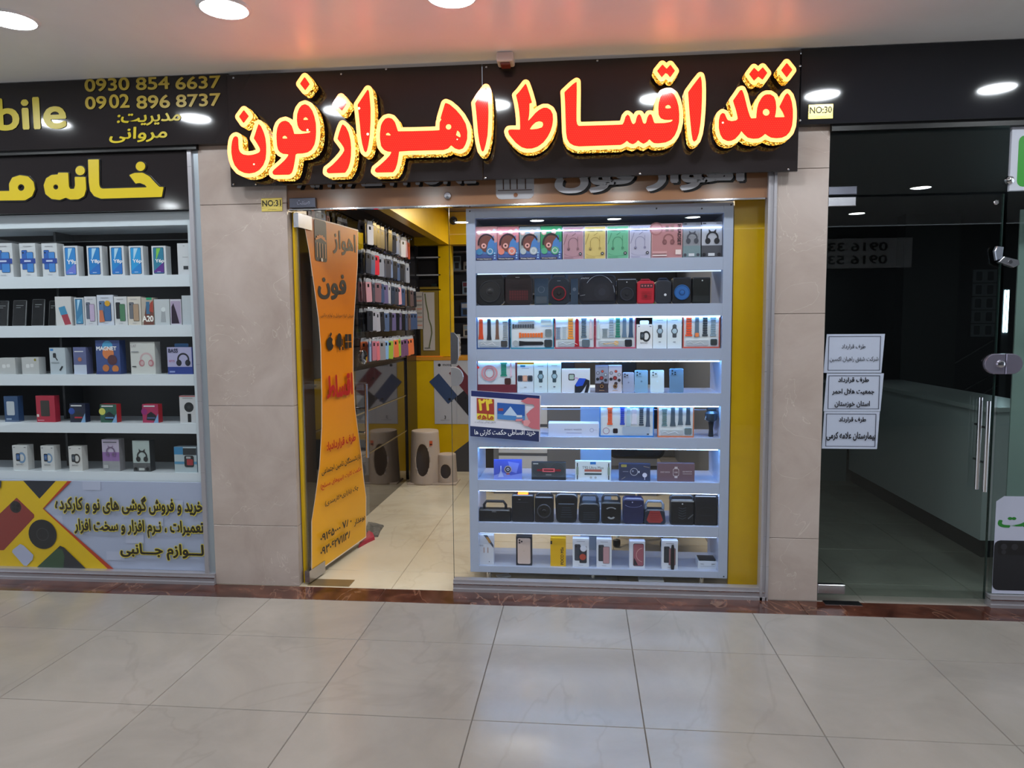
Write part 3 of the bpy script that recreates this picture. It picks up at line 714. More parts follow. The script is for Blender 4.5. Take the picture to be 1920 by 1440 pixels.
# three small round-ish marks: fruit, robot and window
za, zb2 = ond(615, 658)[1], ond(615, 626)[1]; ua = ond(608, 640)[0]+.5; ub = ond(621, 640)[0]+.5; hz = zb2-za
um = (ua+ub)/2; B.circ(um, za+hz*.42, (ub-ua)*.5, DK, 16, hz*.8/(ub-ua)); B.circ(ub+.0, za+hz*.5, (ub-ua)*.2, 'e88a08'); B.line(um, za+hz*.84, um+.02, za+hz*1.05, .018, DK)
ua = ond(626, 640)[0]+.5; ub = ond(638, 640)[0]+.5; B.rect(ua+.015, za+hz*.2, ub-.015, za+hz*.68, DK); B.circ((ua+ub)/2, za+hz*.72, (ub-ua)*.36, DK)
for k in (0, 1): B.rect(ua-.004+k*(ub-ua-.012), za+hz*.28, ua+.010+k*(ub-ua-.012), za+hz*.66, DK); B.rect(ua+.035+k*.04, za, ua+.055+k*.04, za+hz*.2, DK)
ua = ond(642, 640)[0]+.5; ub = ond(654, 640)[0]+.5; B.rect(ua, za+.01, ub, za+hz*.95, DK); B.rect(ua, za+hz*.47, ub, za+hz*.5, 'e88a08'); B.rect(ua+(ub-ua)*.42, za, ua+(ub-ua)*.46, za+hz, 'e88a08')
bt('اقساط', 607, 656, 607, 705, 750, RD, .045)
bt('طرف قراردادبا:', 607, 662, 607, 829, 850, RD, .03)
bt('بازنشستگان تامین اجتماعی', 597, 671, 597, 878, 893, DK, .02)
bt('حکمت کارت (نیروهای مسلح)', 595, 673, 595, 908, 921, RD, .02)
bt('چک (بازاری+کارمندی)', 603, 667, 603, 940, 952, DK, .02)
bt('بوعذار', 658, 679, 658, 975, 988, DK, .03)
bt('۰۹۱۶۵۰۰۰ ۷۸۰', 594, 654, 594, 1003, 1018, DK, .03); bt('۰۹۳۰۶۲۷۱۱۳۸', 594, 654, 594, 1028, 1044, DK, .03)
B.g.obj('banner_lettering', ban)
# jamb: yellow and steel profiles between pillar and door
jb = empty('trim_5', (-1.335, .06, 0)); struct(jb)
G().box(.0, .0, 0, .012, .03, 2.243, m_yellow).obj('jamb_strip', jb)
G().box(-.004, .03, 0, .020, .05, 2.243, m_steel).obj('jamb_strip', jb)
G().box(-.004, .05, 0, .004, .26, 2.243, M('3c2616', .3)).obj('jamb_strip', jb)
a, b = at(545, 391, 0), at(593, 376, 0)
tp = G().prism([(-(b.x-a.x)/2, 0), ((b.x-a.x)/2, 0), ((b.x-a.x)/2, .056), (-(b.x-a.x)/2, .056)], -.02, .008, M('5f6270', .25, .8), .003).obj('door_pivot_plate', None, ((a.x+b.x)/2, 0, a.z))
tag(tp, 'grey steel pivot plate at the top hinge of the open glass door', 'door fitting')
A = Art(.15, .056, -.02); A.text('صنعت', .3, .3, .8, .75, '9aa0b8', .0); A.obj(tp, name='engraving')

# ------------------------------------------------------------------ left shop front
w2 = empty('window_2', (-3.7, .02, 0)); struct(w2, 'clear shop window of the left phone shop')
vx = lambda x: x+3.7
G().box(vx(-5.5), -.004, .065, vx(-1.925), .004, 2.262, m_glass).obj('pane', w2)
track(w2, vx(-5.5), vx(-1.868), 0, -.045, .02, .066)
G().box(vx(-1.93), -.03, .066, vx(-1.905), .02, 2.60, m_brushed).obj('upright', w2)
G().box(vx(-1.905), -.015, .066, vx(-1.870), .02, 2.60, M('a9b4bd', .35, .5)).obj('upright', w2)
bl = board('panel_sign', -5.5, -1.93, 2.262, 2.60, .0, .02, m_black, 'black gloss panel with large yellow Persian letters in the left shop window', 'shop sign')
SL = (4, 0, 100)
YEL = [[pp(SL, '665,800 740,798 742,980 750,1010 770,1018 1110,1008 1090,985 1050,970 1020,975 975,915 1010,900 1070,898 1120,925 1160,970 1195,1005 1225,1005 1212,1075 760,1088 710,1070 680,1030 670,960')],
       [cir(SL, 1055, 848, 33)], [cir(SL, 603, 880, 33)],
       [pp(SL, '565,930 640,930 645,1020 630,1070 590,1093 530,1095 495,1080 450,1098 390,1090 345,1055 332,990 350,940 390,915 438,912 440,898 510,898 515,1000 525,1020 560,1020 568,990')],
       [pp(SL, '-360,1040 75,1035 72,980 95,935 150,917 210,925 250,965 260,1020 240,1070 190,1100 -360,1106')]]
HOL = {3: [cir(SL, 420, 1003, 22)], 4: [cir(SL, 160, 1007, 28)]}
ob = Vector(bl.location)
for i, P in enumerate(YEL):
    L = [[((lambda q: (q.x-ob.x, q.z-ob.z))(at(p[0], p[1], -.008))) for p in Q] for Q in P+HOL.get(i, [])]
    cxx = sum(p[0] for p in L[0])/len(L[0]); czz = sum(p[1] for p in L[0])/len(L[0])
    allp = P[0]; xs = np.arange(min(p[0] for p in allp)-8, max(p[0] for p in allp)+8, .8); ys = np.arange(min(p[1] for p in allp)-8, max(p[1] for p in allp)+8, .8)
    X, Y = np.meshgrid(xs, ys); outer = contour(sdf(P, HOL.get(i, []), X, Y), xs, ys, 2.6)
    vs, fs, ns = loops_mesh([[((lambda q: (q.x-ob.x, q.z-ob.z))(at(p[0], p[1], -.008))) for p in Q] for Q in outer], .006)
    ch = G().add([(a, -.003-c, b) for a, b, c in vs], fs, M('050505', .4)).obj('letter_backing', bl)
    L = [[((lambda q: (q.x-ob.x, q.z-ob.z))(at(p[0], p[1], -.008))) for p in Q] for Q in contour(sdf(P, HOL.get(i, []), X, Y)-.6, xs, ys, 0.0)]
    vs, fs, ns = loops_mesh(L, .004)
    G().add([(a, -.0085-c, b) for a, b, c in vs], fs, M('d3ba14', .35)).obj('letter', ch)

# printed panel at the foot of the left window
q0, q1 = at(0, 1072, .035), at(398, 902, .035)
px0 = -4.6; W_ = -1.93-px0; Hh = .555
pn = G().prism([(-W_/2, 0), (W_/2, 0), (W_/2, Hh), (-W_/2, Hh)], 0, .012, M('a9b3cf', .4), .001).obj('printed_panel', None, (px0+W_/2, .035, .066))
tag(pn, 'low white and yellow printed panel with three lines of Persian text in the left window', 'poster panel')
def PU(px, py): q = at(px, py, .035); return ((q.x-px0)/W_, (q.z-.066)/Hh)
A = Art(W_, Hh)
def PP(*p): return [(min(1, max(0, PU(*q)[0])), min(1, max(0, PU(*q)[1]))) for q in p]
PC = lambda s: [(float(a)/4.571, 880+float(b)/4.571) for a, b in (t.split(',') for t in s.split())]
for k in range(12):
    x = .50+.05*(k % 9); z = .1+.2*(k % 5); A.rect(x, z, min(x+.045, .995), z+.10, 'b4bcd6')
A.poly(PP(*PC('-900,870 980,870 380,335 620,95 -900,95')), 'b3381c'); A.poly(PP(*PC('-900,870 930,870 372,335 585,95 -900,95')), 'dcb80a')
A.poly(PP(*PC('205,95 345,250 485,95')), '1b1f2e')
A.poly(PP(*PC('150,240 300,385 300,410 40,690 0,690 -60,640 -60,440')), '8a3530'); A.circ(*PU(31, 950), .0145, '2a2226'); 
for dx, dy in ((-5, -5), (5, -3), (-4, 5), (4, 6)): A.circ(*PU(31+dx*.8, 950+dy*.8), .004, '0e0e12')
A.circ(*PU(82, 1001), .0355, '1f1f24', 28); A.ring(*PU(82, 1001), .014, .0155, '3a3a40')
A.poly(PP(*PC('185,635 215,650 298,730 290,770 240,822 215,820 115,705 120,685')), 'aeb4d0')
A.poly(PP(*PC('330,855 525,650 560,665 745,862 330,862')), '23262c'); A.poly(PP(*PC('330,855 500,675 545,680 565,740 555,860 340,860')), '2f4a34')
A.poly(PP(*PC('-80,95 25,95 20,150 -80,240')), '1b1f2e')
for s, x0, x1, y0, y1 in (('خرید و فروش گوشی های نو و کارکرده', 107, 382, 932, 961), ('تعمیرات ، نـرم افزار و سخت افزار', 143, 384, 976, 1004), ('لـــوازم جـــانبی', 229, 384, 1020, 1047)):
    a, b = PU(x0, y1), PU(x1, y0)
    A.text(s, a[0]-.002, a[1]-.008, b[0]+.002, b[1]+.008, 'd8c830', .075); A.text(s, a[0], a[1], b[0], b[1], '221a08', .035)
A.obj(pn, name='printed_sheet')

# ------------------------------------------------------------------ right shop front
w3 = empty('window_3', (2.15, .02, 0)); struct(w3, 'dark glass transom above the closed right door')
G().box(-.46, -.005, 2.255, .45, .005, 2.585, m_glassdark).obj('pane', w3)
d2 = empty('door_2', (1.692, .02, 0)); struct(d2, 'closed tinted glass door of the dark right shop')
G().box(.004, -.006, .035, .900, .006, 2.243, m_glassdark).obj('glass_leaf', d2)
G().box(.895, -.007, .035, .9005, .007, 2.243, M('1b2b28', .2)).obj('leaf_edge', d2)
for z0, z1, x1 in ((2.195, 2.245, .142), (2.256, 2.30, .145), (.045, .098, .148)):
    G().prism([(0, z0), (x1, z0), (x1, z1), (0, z1)], -.022, .012, m_steel if z0 < 2.25 else M('6a6c78', .2, .7), .003).obj('patch_fitting', d2)
bl2 = at(1866, 380, .02); G().lathe([(.012, 0), (.013, .004), (.009, .008), (0, .008)], (bl2.x-1.692, -.006, bl2.z), m_chrome, 16, 'y').obj('stop_bolt', d2, smooth=True)
for (ax, ay, bx, by, yo) in ((1842, 745, 1828, 917, -.05), (1855, 752, 1845, 922, -.075)):
    a, b = at(ax, ay, .02+yo), at(bx, by, .02+yo)
    xx = (a.x+b.x)/2-1.692
    h = G().tube([(xx, yo, b.z), (xx, yo, b.z+.02), (xx, yo, a.z-.01), (xx, yo, a.z)], .011, m_chrome, 12).obj('handle', d2, smooth=True)
    for z in ((a.z+b.z)/2+.10, (a.z+b.z)/2-.09): G().tube([(xx, yo, z), (xx, -.006, z)], .006, m_chrome, 8).obj('handle_post', h)
lq = at(1874, 682, .02)
g = G(); R_ = .055
g.prism([(lq.x-1.692-.035+R_*math.cos(math.radians(a)), lq.z+R_*math.sin(math.radians(a))) for a in range(90, 271, 15)]+[(lq.x-1.692+.014, lq.z-R_), (lq.x-1.692+.014, lq.z+R_)], -.03, -.006, M('a8a2b6', .2, .8), .004)
lk = g.obj('lock', d2)
G().lathe([(.022, 0), (.018, .012), (.008, .014), (0, .014)], (lq.x-1.692-.012, -.03, lq.z), m_chrome, 20, 'y').obj('lock_cylinder', lk, smooth=True)
w4 = empty('window_4', (3.6, .02, 0)); struct(w4, 'side pane beside the right glass door')
G().box(-.99, -.005, .065, 1.9, .005, 2.25, m_glassdark).obj('pane', w4)
track(w4, -.995, 1.9, 0, -.045, .02, .066)
g = G(); g.prism([(lq.x-3.6+.018, lq.z+R_), (lq.x-3.6+.018, lq.z-R_)]+[(lq.x-3.6+.05+R_*math.cos(math.radians(a)), lq.z+R_*math.sin(math.radians(a))) for a in range(-90, 91, 15)], -.028, -.006, M('a8a2b6', .2, .8), .004)
g.obj('lock_keeper', w4)
q = at(1893, 338, .0); G().lathe([(.020, 0), (.024, .01), (.02, .022), (.008, .028), (0, .029)], (q.x-3.6, -.006, q.z), m_chrome, 20, 'y').obj('glass_bolt', w4, smooth=True)
# white board with green print above the side pane, and poster at its foot
gb = board('green_sign', 2.608, 3.6, 2.255, 2.585, .0, .02, M('b9bcc8', .35), 'white board with a green panel at the upper right edge', 'shop sign')
A = Art(.992, .33); A.rr(.035, .06, .98, .86, .03, '2f8a2a'); A.text('کارت', .2, .2, .8, .7, 'e8eae8', .03); A.obj(gb, name='printed_sheet')
pq0, pq1 = at(1858, 1115, .0), at(1870, 931, .0)
pz0, pz1, pw = .07, pq1.z, .62
ps = G().prism([(0, 0), (pw, 0), (pw, pz1-pz0), (.04, pz1-pz0), (0, pz1-pz0-.03)], -.002, 0, M('b4b8cc', .4), 0).obj('phone_poster', None, (2.625, .012, pz0))
tag(ps, 'white poster with green Persian letters and a black phone at the lower right edge', 'poster')
A = Art(pw, pz1-pz0, -.002)
A.text('لـت', .02, .68, .40, .83, '22792a', .03); A.rr(.0, .035, .40, .55, .05, '17181e'); A.rr(.03, .40, .37, .53, .03, '0a0a0d')
for k in (.08, .17): A.circ(k, .485, .028, '26262c')
A.circ(.08, .43, .02, '26262c'); A.rect(.28, .42, .35, .51, 'a8a8ac')
A.obj(ps, (pw/2, 0, 0))
q = at(1885, 492, -.02)
cl = empty('glass_clamp', (q.x, -.0, q.z)); tag(cl, 'bent chrome clamp gripping the edge of the right glass', 'door fitting')
G().prism([(-.045, .0), (.03, -.03), (.06, -.015), (.055, .01), (-.02, .03)], -.045, -.015, m_steel, .004).obj('arm', cl)
G().prism([(-.05, .01), (-.02, .02), (-.015, .08), (-.05, .085), (-.06, .06)], -.03, -.006, M('c8d0e0', .15, .8), .004).obj('bracket', cl)
G().tube([(.01, -.05, .0), (.01, -.01, .0)], .010, m_chrome, 12).obj('bolt', cl)
# three paper notices on the right door
def notice(x0, y0, x1, y1, skew, lines, label):
    a, b = at(x0, y1, .013), at(x1, y0, .013); W, Hn = b.x-a.x, b.z-a.z
    o = G().prism([(-W/2-skew, 0), (W/2-skew, 0), (W/2+skew, Hn), (-W/2+skew, Hn)], 0, .0012, M('b3bcd0', .6), 0).obj('paper_notice', None, ((a.x+b.x)/2, .0115, a.z))
    tag(o, label, 'notice', 'three contract notices on the right door')
    A = Art(W, Hn)
    for r in ((.05, .06, .95, .075), (.05, .93, .95, .945), (.05, .06, .062, .945), (.94, .06, .952, .945)): A.rect(*r, '3a3f52')
    for s, u0, v0, u1, v1, bo in lines: A.text(s, u0, v0, u1, v1, '14151f', bo)
    A.obj(o, name='lettering')
notice(1546, 626, 1657, 699, .006, [('طرف قرارداد', .28, .60, .69, .74, .005), ('شرکت شفق راهیان اکسین', .08, .27, .92, .42, .005)], 'topmost white paper notice with two thin lines of Persian text on the right door')
notice(1546, 700, 1655, 771, .006, [('طرف قرارداد', .22, .74, .76, .90, .03), ('جمعیت هلال احمر', .12, .43, .86, .60, .03), ('استان خوزستان', .17, .10, .79, .28, .03)], 'middle white paper notice with three bold lines on the right door')
notice(1542, 772, 1648, 841, .004, [('طرف قرارداد', .28, .70, .77, .86, .03), ('بیمارستان علامه کرمی', .06, .22, .95, .46, .03)], 'lowest white paper notice with two bold lines on the right door')

# ------------------------------------------------------------------ products: boxes, prints, speakers, watches, phones
def carton(name, w, h, d, col, rough=.4, b=.0012):
    m_ = M(col, rough) if isinstance(col, str) else col
    return G().prism([(-w/2, 0), (w/2, 0), (w/2, h), (-w/2, h)], 0, d, m_, b).obj(name)
def hp(A, cx, cz, r, band, cup, ear=None, st=1.0):
    k = A.h/A.w
    if ear:
        for s_ in (-1, 1): A.poly([(cx+s_*r*.30-r*.28, cz+r*.85/k), (cx+s_*r*.30+r*.28, cz+r*.85/k), (cx+s_*r*.62, cz+r*1.4/k)], ear)
    A.ring(cx, cz, r*.74, r*1.02, band, -30, 210)
    for s_ in (-1, 1): A.circ(cx+s_*r*.74, cz-r*.56/k, r*.44, cup, 16, 1.15); A.circ(cx+s_*r*.66, cz-r*.56/k, r*.28, band, 12, 1.15)
def art_cartoon(A, bg, c):
    A.rect(0, 0, 1, 1, bg); A.poly([(0, 0), (1, 0), (1, .55), (.55, .45), (0, .32)], '5b84c4'); A.rect(0, 0, 1, .2, '4a5fa0')
    A.circ(.16, .82, .12, 'e8b8b0'); A.circ(.16, .82, .07, 'f2d8d0'); A.circ(.62, .84, .12, 'e8c0b8')
    A.circ(.5, .50, .33, '7a4a44', 20, 1.15); A.poly([(.5, .3), (.9, .35), (.85, .75), (.6, .55)], '4f86cc')
    A.ring(.5, .50, .34, .41, '3a2530', 20, 190, 16, 1.15); A.circ(.38, .44, .12, 'f0b4b0', 14); A.circ(.38, .44, .05, '4a2a30', 10)
    A.circ(.18, .27, .15, c, 14); A.circ(.68, .28, .19, c, 16); A.ring(.68, .28, .10, .13, 'd8dce8'); A.circ(.88, .88, .08, 'd8dce4', 12)
    A.rect(.02, .02, .78, .085, '2a2030'); A.text('Wireless Headphone', .05, .03, .74, .075, 'f4f0f4', .01)
    for k in range(3): A.rect(.86, .06+.07*k, .93, .10+.07*k, 'a8d0f0')
def art_neck(A, bg, dk):
    A.rect(0, 0, 1, 1, 'd8d4e0'); A.rect(.025, .02, .975, .98, bg); A.text('WIRELESS HEADSET', .10, .84, .90, .92, '2c2a34', .03)
    A.line(.05, .45, .22, .78, .03, dk); A.line(.45, .72, .62, .80, .03, dk)
    A.ring(.50, .52, .20, .225, dk, 5, 185); A.line(.29, .30, .28, .55, .03, dk); A.line(.71, .36, .72, .70, .02, dk)
    A.circ(.28, .32, .075, dk, 12); A.circ(.72, .33, .06, dk, 12); A.circ(.27, .30, .03, '5a5058', 10)
    A.ring(.5, .19, .40, .43, dk, 190, 350, 16, .35); A.circ(.84, .17, .075, '35343e', 14); A.rect(.81, .155, .87, .185, 'c8c8d0')
    A.rect(.08, .05, .5, .065, dk)
def art_wide(A):
    A.rect(0, 0, 1, 1, 'e0b8bc'); A.rect(.015, .02, .985, .98, 'b98286'); A.circ(.15, .85, .22, 'a87074', 18); A.circ(.15, .85, .17, 'c08c8e', 18)
    hp(A, .55, .55, .17, '8f5c60', '7c4c52'); A.rect(.45, .78, .55, .93, '8a6a68'); A.rect(.62, .78, .72, .93, '9a7a70')
    A.text('HEADSET', .84, .36, .955, .96, '3a2830', .03, rot=-90); A.rect(.78, .1, .96, .24, 'ecdad8')
    A.rect(.03, .06, .5, .10, 'e8d4d4'); A.rect(.03, .13, .5, .2, 'd0a0a4')
def art_cat(A, top, bot, dk, txt='WIRELESS'):
    A.rect(0, 0, 1, 1, top); A.rect(0, 0, 1, .34, bot); A.text(txt, .15, .62, .85, .70, 'a8acb8', .0)
    hp(A, .52, .56, .30, dk, dk, dk); A.circ(.12, .08, .09, dk, 12); A.circ(.85, .08, .09, dk, 12); A.rect(.32, .04, .64, .12, 'd0d4dc')
    A.rect(.04, .94, .2, .97, '3a3c46'); A.rect(.7, .94, .95, .97, '7a7c86')
def art_phone(A, c1, c2, txt=None, tc='f2f4f8', bg='e9edf2', inset=(.10, .05, .86, .95)):
    A.rect(0, 0, 1, 1, bg); a, b, c, d = inset
    A.rr(a, b, c, d, .07, '1c2a48'); A.rr(a+.025, b+.015, c-.025, d-.015, .06, c1)
    A.poly([(a+.03, b+.04), (c-.03, b+.04), (c-.03, (b+d)*.45), (a+.03, b+.10)], c2)
    A.poly([(a+.25, d-.03), (a+.55, d-.03), (a+.2, (b+d)/2)], 'a9d4ee' if c2 != '5b2f8a' else '7ac04a')
    if txt: A.text(txt, a+.14, .40, c+.02, .55, tc, .02)
    A.rect(a+.25, b+.06, c-.25, b+.075, 'd0e4f4')
def art_twophones(A, bg, p1, p2, stripe=None, tx=None):
    A.rect(0, 0, 1, 1, bg)
    A.rr(.12, .22, .48, .80, .06, '20304a'); A.rr(.14, .23, .46, .79, .05, p1); A.circ(.22, .72, .05, '121820', 10)
    A.rr(.42, .14, .86, .74, .06, '1a2238'); A.rr(.44, .15, .84, .73, .05, p2)
    if stripe: A.rect(.02, .40, .98, .55, stripe); A.rect(.28, .45, .70, .5, 'c4d0ec')
    if tx: A.text(tx, .15, .90, .75, .93, '6a6e78')
    else: A.rect(.25, .90, .75, .915, '8a8e98')
    A.rect(.35, .06, .65, .075, '9a9ea8')
def art_watch(A, bg, case, strap, two=False, face='2a3038'):
    A.rect(0, 0, 1, 1, bg); A.rect(.28, .86, .72, .875, '8f96a2')
    if two:
        for x, c in ((.2, strap), (.5, 'd8a890'), (.8, case)): A.rr(x-.17, .40, x+.15, .62, .07, c); A.rr(x-.11, .44, x+.09, .58, .04, face if x != .5 else 'e8b8a0')
    else:
        A.rr(.36, .33, .64, .72, .05, strap); A.circ(.5, .53, .23, case, 20); A.circ(.5, .53, .17, face, 18); A.line(.5, .53, .58, .60, .02, 'e0e4ea')
    A.rect(.42, .18, .58, .21, '9aa2ae')
def art_band(A, bg='e9ebee', c='2f3238', blue=None):
    A.rect(0, 0, 1, 1, bg); A.ring(.60, .50, .17, .27, c, 0, 360, 20, 1.3); A.rr(.22, .36, .50, .68, .07, '17191d'); A.rr(.26, .42, .46, .64, .04, blue or '3c4652')
    A.ring(.36, .53, .05, .065, 'aab4c0', 0, 360, 12); A.rect(.08, .90, .2, .93, '6a6e76'); A.rect(.8, .9, .93, .93, '6a6e76')
    A.text('BAND', .25, .20, .70, .26, '4a4e58')

ALL = []
def place(o, X, Y, Z, rz=0.0, rx=0.0):
    o.location = (X, Y, Z); o.rotation_euler = (rx, 0, rz); ALL.append(o); return o
def dims(px0, py0, px1, Y, Z):
    a, b = at(px0, py0, Y), at(px1, py0, Y); h = at((px0+px1)/2, py0, Y).z-Z
    return (a.x+b.x)/2, b.x-a.x, max(h, .02)
def dimz(px0, py0, px1, py1, Y, Z):
    ym = (py0+py1)/2; a, b = at(px0, ym, Y), at(px1, ym, Y); h = at((px0+px1)/2, py0, Y).z-Z
    return (a.x+b.x)/2, b.x-a.x, max(h, .02)
def box_item(name, px, Y, Z, d, col, fn, label, cat, group=None, rz=0.0, rx=0.0, tab=None, lid=None):
    X, w, h = dimz(*px, Y, Z); o = carton(name, w-.001, h, d, col); A = Art(w-.001, h); fn(A); A.obj(o)
    if tab: G().prism(rrect(-w*.28, h, w*.28, h+.022, .006, 2), d*.4, d*.4+.0012, M(tab, .4)).obj('hang_tab', o)
    if lid: G().prism([(-w/2-.0006, h-.012), (w/2+.0006, h-.012), (w/2+.0006, h+.0008), (-w/2-.0006, h+.0008)], -.0002, d+.0004, M(lid, .35)).obj('lid', o)
    tag(o, label, cat, group); place(o, X, Y, Z, rz, rx); return o

def speaker(px, Y, Z, label, body='15151a', corner=.25, d=.07, cones=(), handle=None, deco=None, group=None, nar=0, rough=.35, panel=None):
    X, w, h = dimz(*px, Y, Z); hh = h*(1-(handle[0] if handle else 0)); r = corner*min(w, hh)
    pts = rrect(-w/2+nar*w, 0, w/2-nar*w, hh, r, 4)
    if nar: pts = [(x*(1+2*nar*min(1, max(0, z/hh*1.6))), z) for x, z in rrect(-w/2+nar*w, 0, w/2-nar*w, hh, r, 4)]
    o = G().prism(pts, 0, d, M(body, rough), .006).obj('portable_speaker')
    if panel: G().prism([(x*.82, hh*.08+z*.80) for x, z in pts], -.0035, .001, M(panel, .5), .002).obj('grille', o)
    for cx, cz, rr_, ring_c, cone_c in cones:
        R = rr_*w; c = (cx*w, -.004, cz*hh)
        cn = G().torus(c, R, .004, M(ring_c, .3), 26).obj('cone_ring', o, smooth=True)
        G().lathe([(R, 0.001), (R*.75, -.002), (R*.35, 0.0), (R*.25, .005), (0, .006)], c, M(cone_c, .45), 22, 'y').obj('cone', cn, smooth=True)
    if handle:
        f, wf, hc = handle; a = w*wf/2; t = .005
        z1 = h-t*1.6; z0 = hh-.008
        G().tube([(-a, d*.5, z0), (-a, d*.5, z0+(z1-z0)*.6), (-a*.78, d*.5, z1), (a*.78, d*.5, z1), (a, d*.5, z0+(z1-z0)*.6), (a, d*.5, z0)], t+.0035, M(hc, .35), 8).obj('handle', o, smooth=True)
    if deco:
        A = Art(w, hh, -.0042 if panel else -.0004); deco(A); A.obj(o, name='front_marks')
    tag(o, label, 'speaker', group); place(o, X, Y, Z); return o

def strap(par, x, z0, z1, wd, col, y=-.006, horiz=False, link=False, th=.005):
    g = G(); L_ = z1-z0
    if link:
        n = 9
        for k in range(n):
            a = z0+L_*k/n; ww = wd*(.5 if k not in (0, n-1) else .62)
            P = [(x-ww, a), (x+ww, a), (x+ww, a+L_/n*.78), (x-ww, a+L_/n*.78)]
            if horiz: P = [(p[1], p[0]) for p in reversed(P)]
            g.prism(P, y, y+th, M(col, .4), .0006)
    else:
        P = [(x-wd*.62, z0), (x+wd*.62, z0), (x+wd*.46, z0+L_*.25), (x+wd*.42, z1-L_*.06), (x+wd*.2, z1), (x-wd*.2, z1), (x-wd*.42, z1-L_*.06), (x-wd*.46, z0+L_*.25)]
        if horiz: P = [(p[1], p[0]) for p in reversed(P)]
        g.prism(P, y, y+th, M(col, .4), .0008)
    return g.obj('watch_strap', par)
def watchset(px, Y, Z, label, rim, straps, group='open watch gift sets in the showcase', d=.03, inner='dfe9f2', case='8d8f94', cable=True, horiz=None, zs=.36, rx=0.0, extra=None, rimw=.005):
    X, w, h = dimz(*px, Y, Z); rm = M(rim, .35)
    g = G(); t = rimw
    g.box(-w/2, .004, 0, w/2, d, h, rm); g.box(-w/2, -.004, 0, w/2, .004, t*1.6, rm); g.box(-w/2, -.004, h-t, w/2, .004, h, rm)
    g.box(-w/2, -.004, t*1.6, -w/2+t, .004, h-t, rm); g.box(w/2-t, -.004, t*1.6, w/2, .004, h-t, rm)
    o = g.obj('watch_set')
    G().box(-w/2+t, .001, t*1.6, w/2-t, .0038, h-t, M(inner, .4)).obj('white_insert', o)
    if horiz:
        for x0, x1, zf, wd, col, lk in horiz: strap(o, zf*h, (-.5+x0)*w, (-.5+x1)*w, wd*h, col, -.0045, True, lk)
    else:
        for xf, col, lk, z0, z1, wf in straps:
            strap(o, (-.5+xf)*w, z0*h, z1*h, wf*w, col, -.0045, False, lk)
    cx, cz, cr = case[1:] if isinstance(case, tuple) else (.86, .17, .07)
    cc = case[0] if isinstance(case, tuple) else case
    G().prism(rrect((-.5+cx-cr)*w, cz*h-cr*w, (-.5+cx+cr)*w, cz*h+cr*w, cr*w*.4, 3), -.007, .001, M(cc, .2, .5), .0015).obj('watch_case', o)
    if cable:
        p = G().prism(rrect(-.42*w, .08*h, .20*w, .24*h, .003, 2), -.004, .001, M('b8c0c8', .25), .001).obj('cable_pouch', o)
        G().tube([((-.38+.09*i)*w, -.0055, (.16+.035*math.sin(i*2.1))*h) for i in range(6)], .0013, M('f2f4f6', .4), 5).obj('cable', p)
    if extra: A = Art(w, h, -.005); extra(A); A.obj(o, name='print')
    tag(o, label, 'watch set', group); place(o, X, Y, Z, 0, rx); return o
def phone(px, Y, Z, label, col, camc='2a2c30', lens=3, group='display phones leaning in a row', rx=-.10, logo=None):
    X, w, h = dimz(*px, Y, Z)
    o = G().prism(rrect(-w/2, 0, w/2, h, .008, 4), 0, .008, M(col, .22, .2), .002).obj('display_phone')
    cb = G().prism(rrect(-w*.42, h-w*.50, -w*.42+w*.46, h-w*.07, .004, 3), -.0018, .001, M(col, .15, .3), .0006).obj('camera_bump', o)
    for i, (a, b) in enumerate(((-.30, -.17), (-.30, -.38), (-.10, -.28), (-.10, -.42))[:lens]):
        G().lathe([(.0042, 0), (.0042, .0016), (.003, .002), (0, .0018)], (a*w, -.0016, h+b*w), M(camc, .12), 12, 'y').obj('lens', cb)
    if logo: A = Art(w, h); A.circ(.52, .50, .07, logo, 14); A.obj(o, name='back_mark')
    tag(o, label, 'phone', group); place(o, X, Y, Z, 0, rx); return o

# ------------------------------------------------------------------ middle showcase
CY = .10; CD = .36
MZ = [1.945, 1.685, 1.429, 1.171, .910, .648, .388, .121]
MB = [1.872, 1.614, 1.358, 1.096, .844, .583, .325, .083]
sc = empty('showcase', (.455, CY, 0)); tag(sc, 'tall white lit showcase of eight shelves behind the middle shop glass', 'showcase')
s0, s1 = -.305-.455, 1.212-.455
m_cab = M('abb6cf', .22)
def brd(par, nm, *a): return G().box(*a, m_cab).obj(nm, par)
brd(sc, 'side_panel', s0, 0, .083, s0+.052, CD, 2.245); brd(sc, 'side_panel', s1-.052, 0, .083, s1, CD, 2.245)
brd(sc, 'top_board', s0+.0525, 0, 2.19, s1-.0525, CD, 2.245)
for zt, zb in zip(MZ, MB):
    sh_ = brd(sc, 'shelf', s0+.0525, .012, zt-.016, s1-.0525, CD, zt)
    brd(sh_, 'shelf_lip', s0+.0525, 0, zb, s1-.0525, .0118, zt)
G().box(s0+.0525, CD-.012, 1.90, s1-.0525, CD, 2.189, m_cab).obj('back_panel', sc)
G().box(s0+.0525, .03, 2.115, s1-.0525, CD-.0125, 2.13, m_cab).obj('inner_top', sc)
for x in (s0+.10, (s0+s1)/2-.02, s1-.13):
    G().lathe([(.022, 0), (.022, .01), (.016, .012), (.016, .07), (.026, .075), (.026, .083)], (x, .10, 0), m_chrome, 16).obj('foot', sc, smooth=True)
for sx, sy in ((881, 396), (1231, 391), (1316, 391), (1371, 384), (1357, 1081)):
    q = at(sx, sy, CY); G().lathe([(.005, 0), (.004, .001), (0, .001)], (q.x-.455, 0, q.z), M('2a2c34', .4), 10, 'y').obj('screw_cap', sc)
LED = {0: 6, 1: 1.5, 2: 22, 3: 30, 4: 32, 5: 32, 6: 18, 7: 7}
tops = [2.115]+MB[:-1]
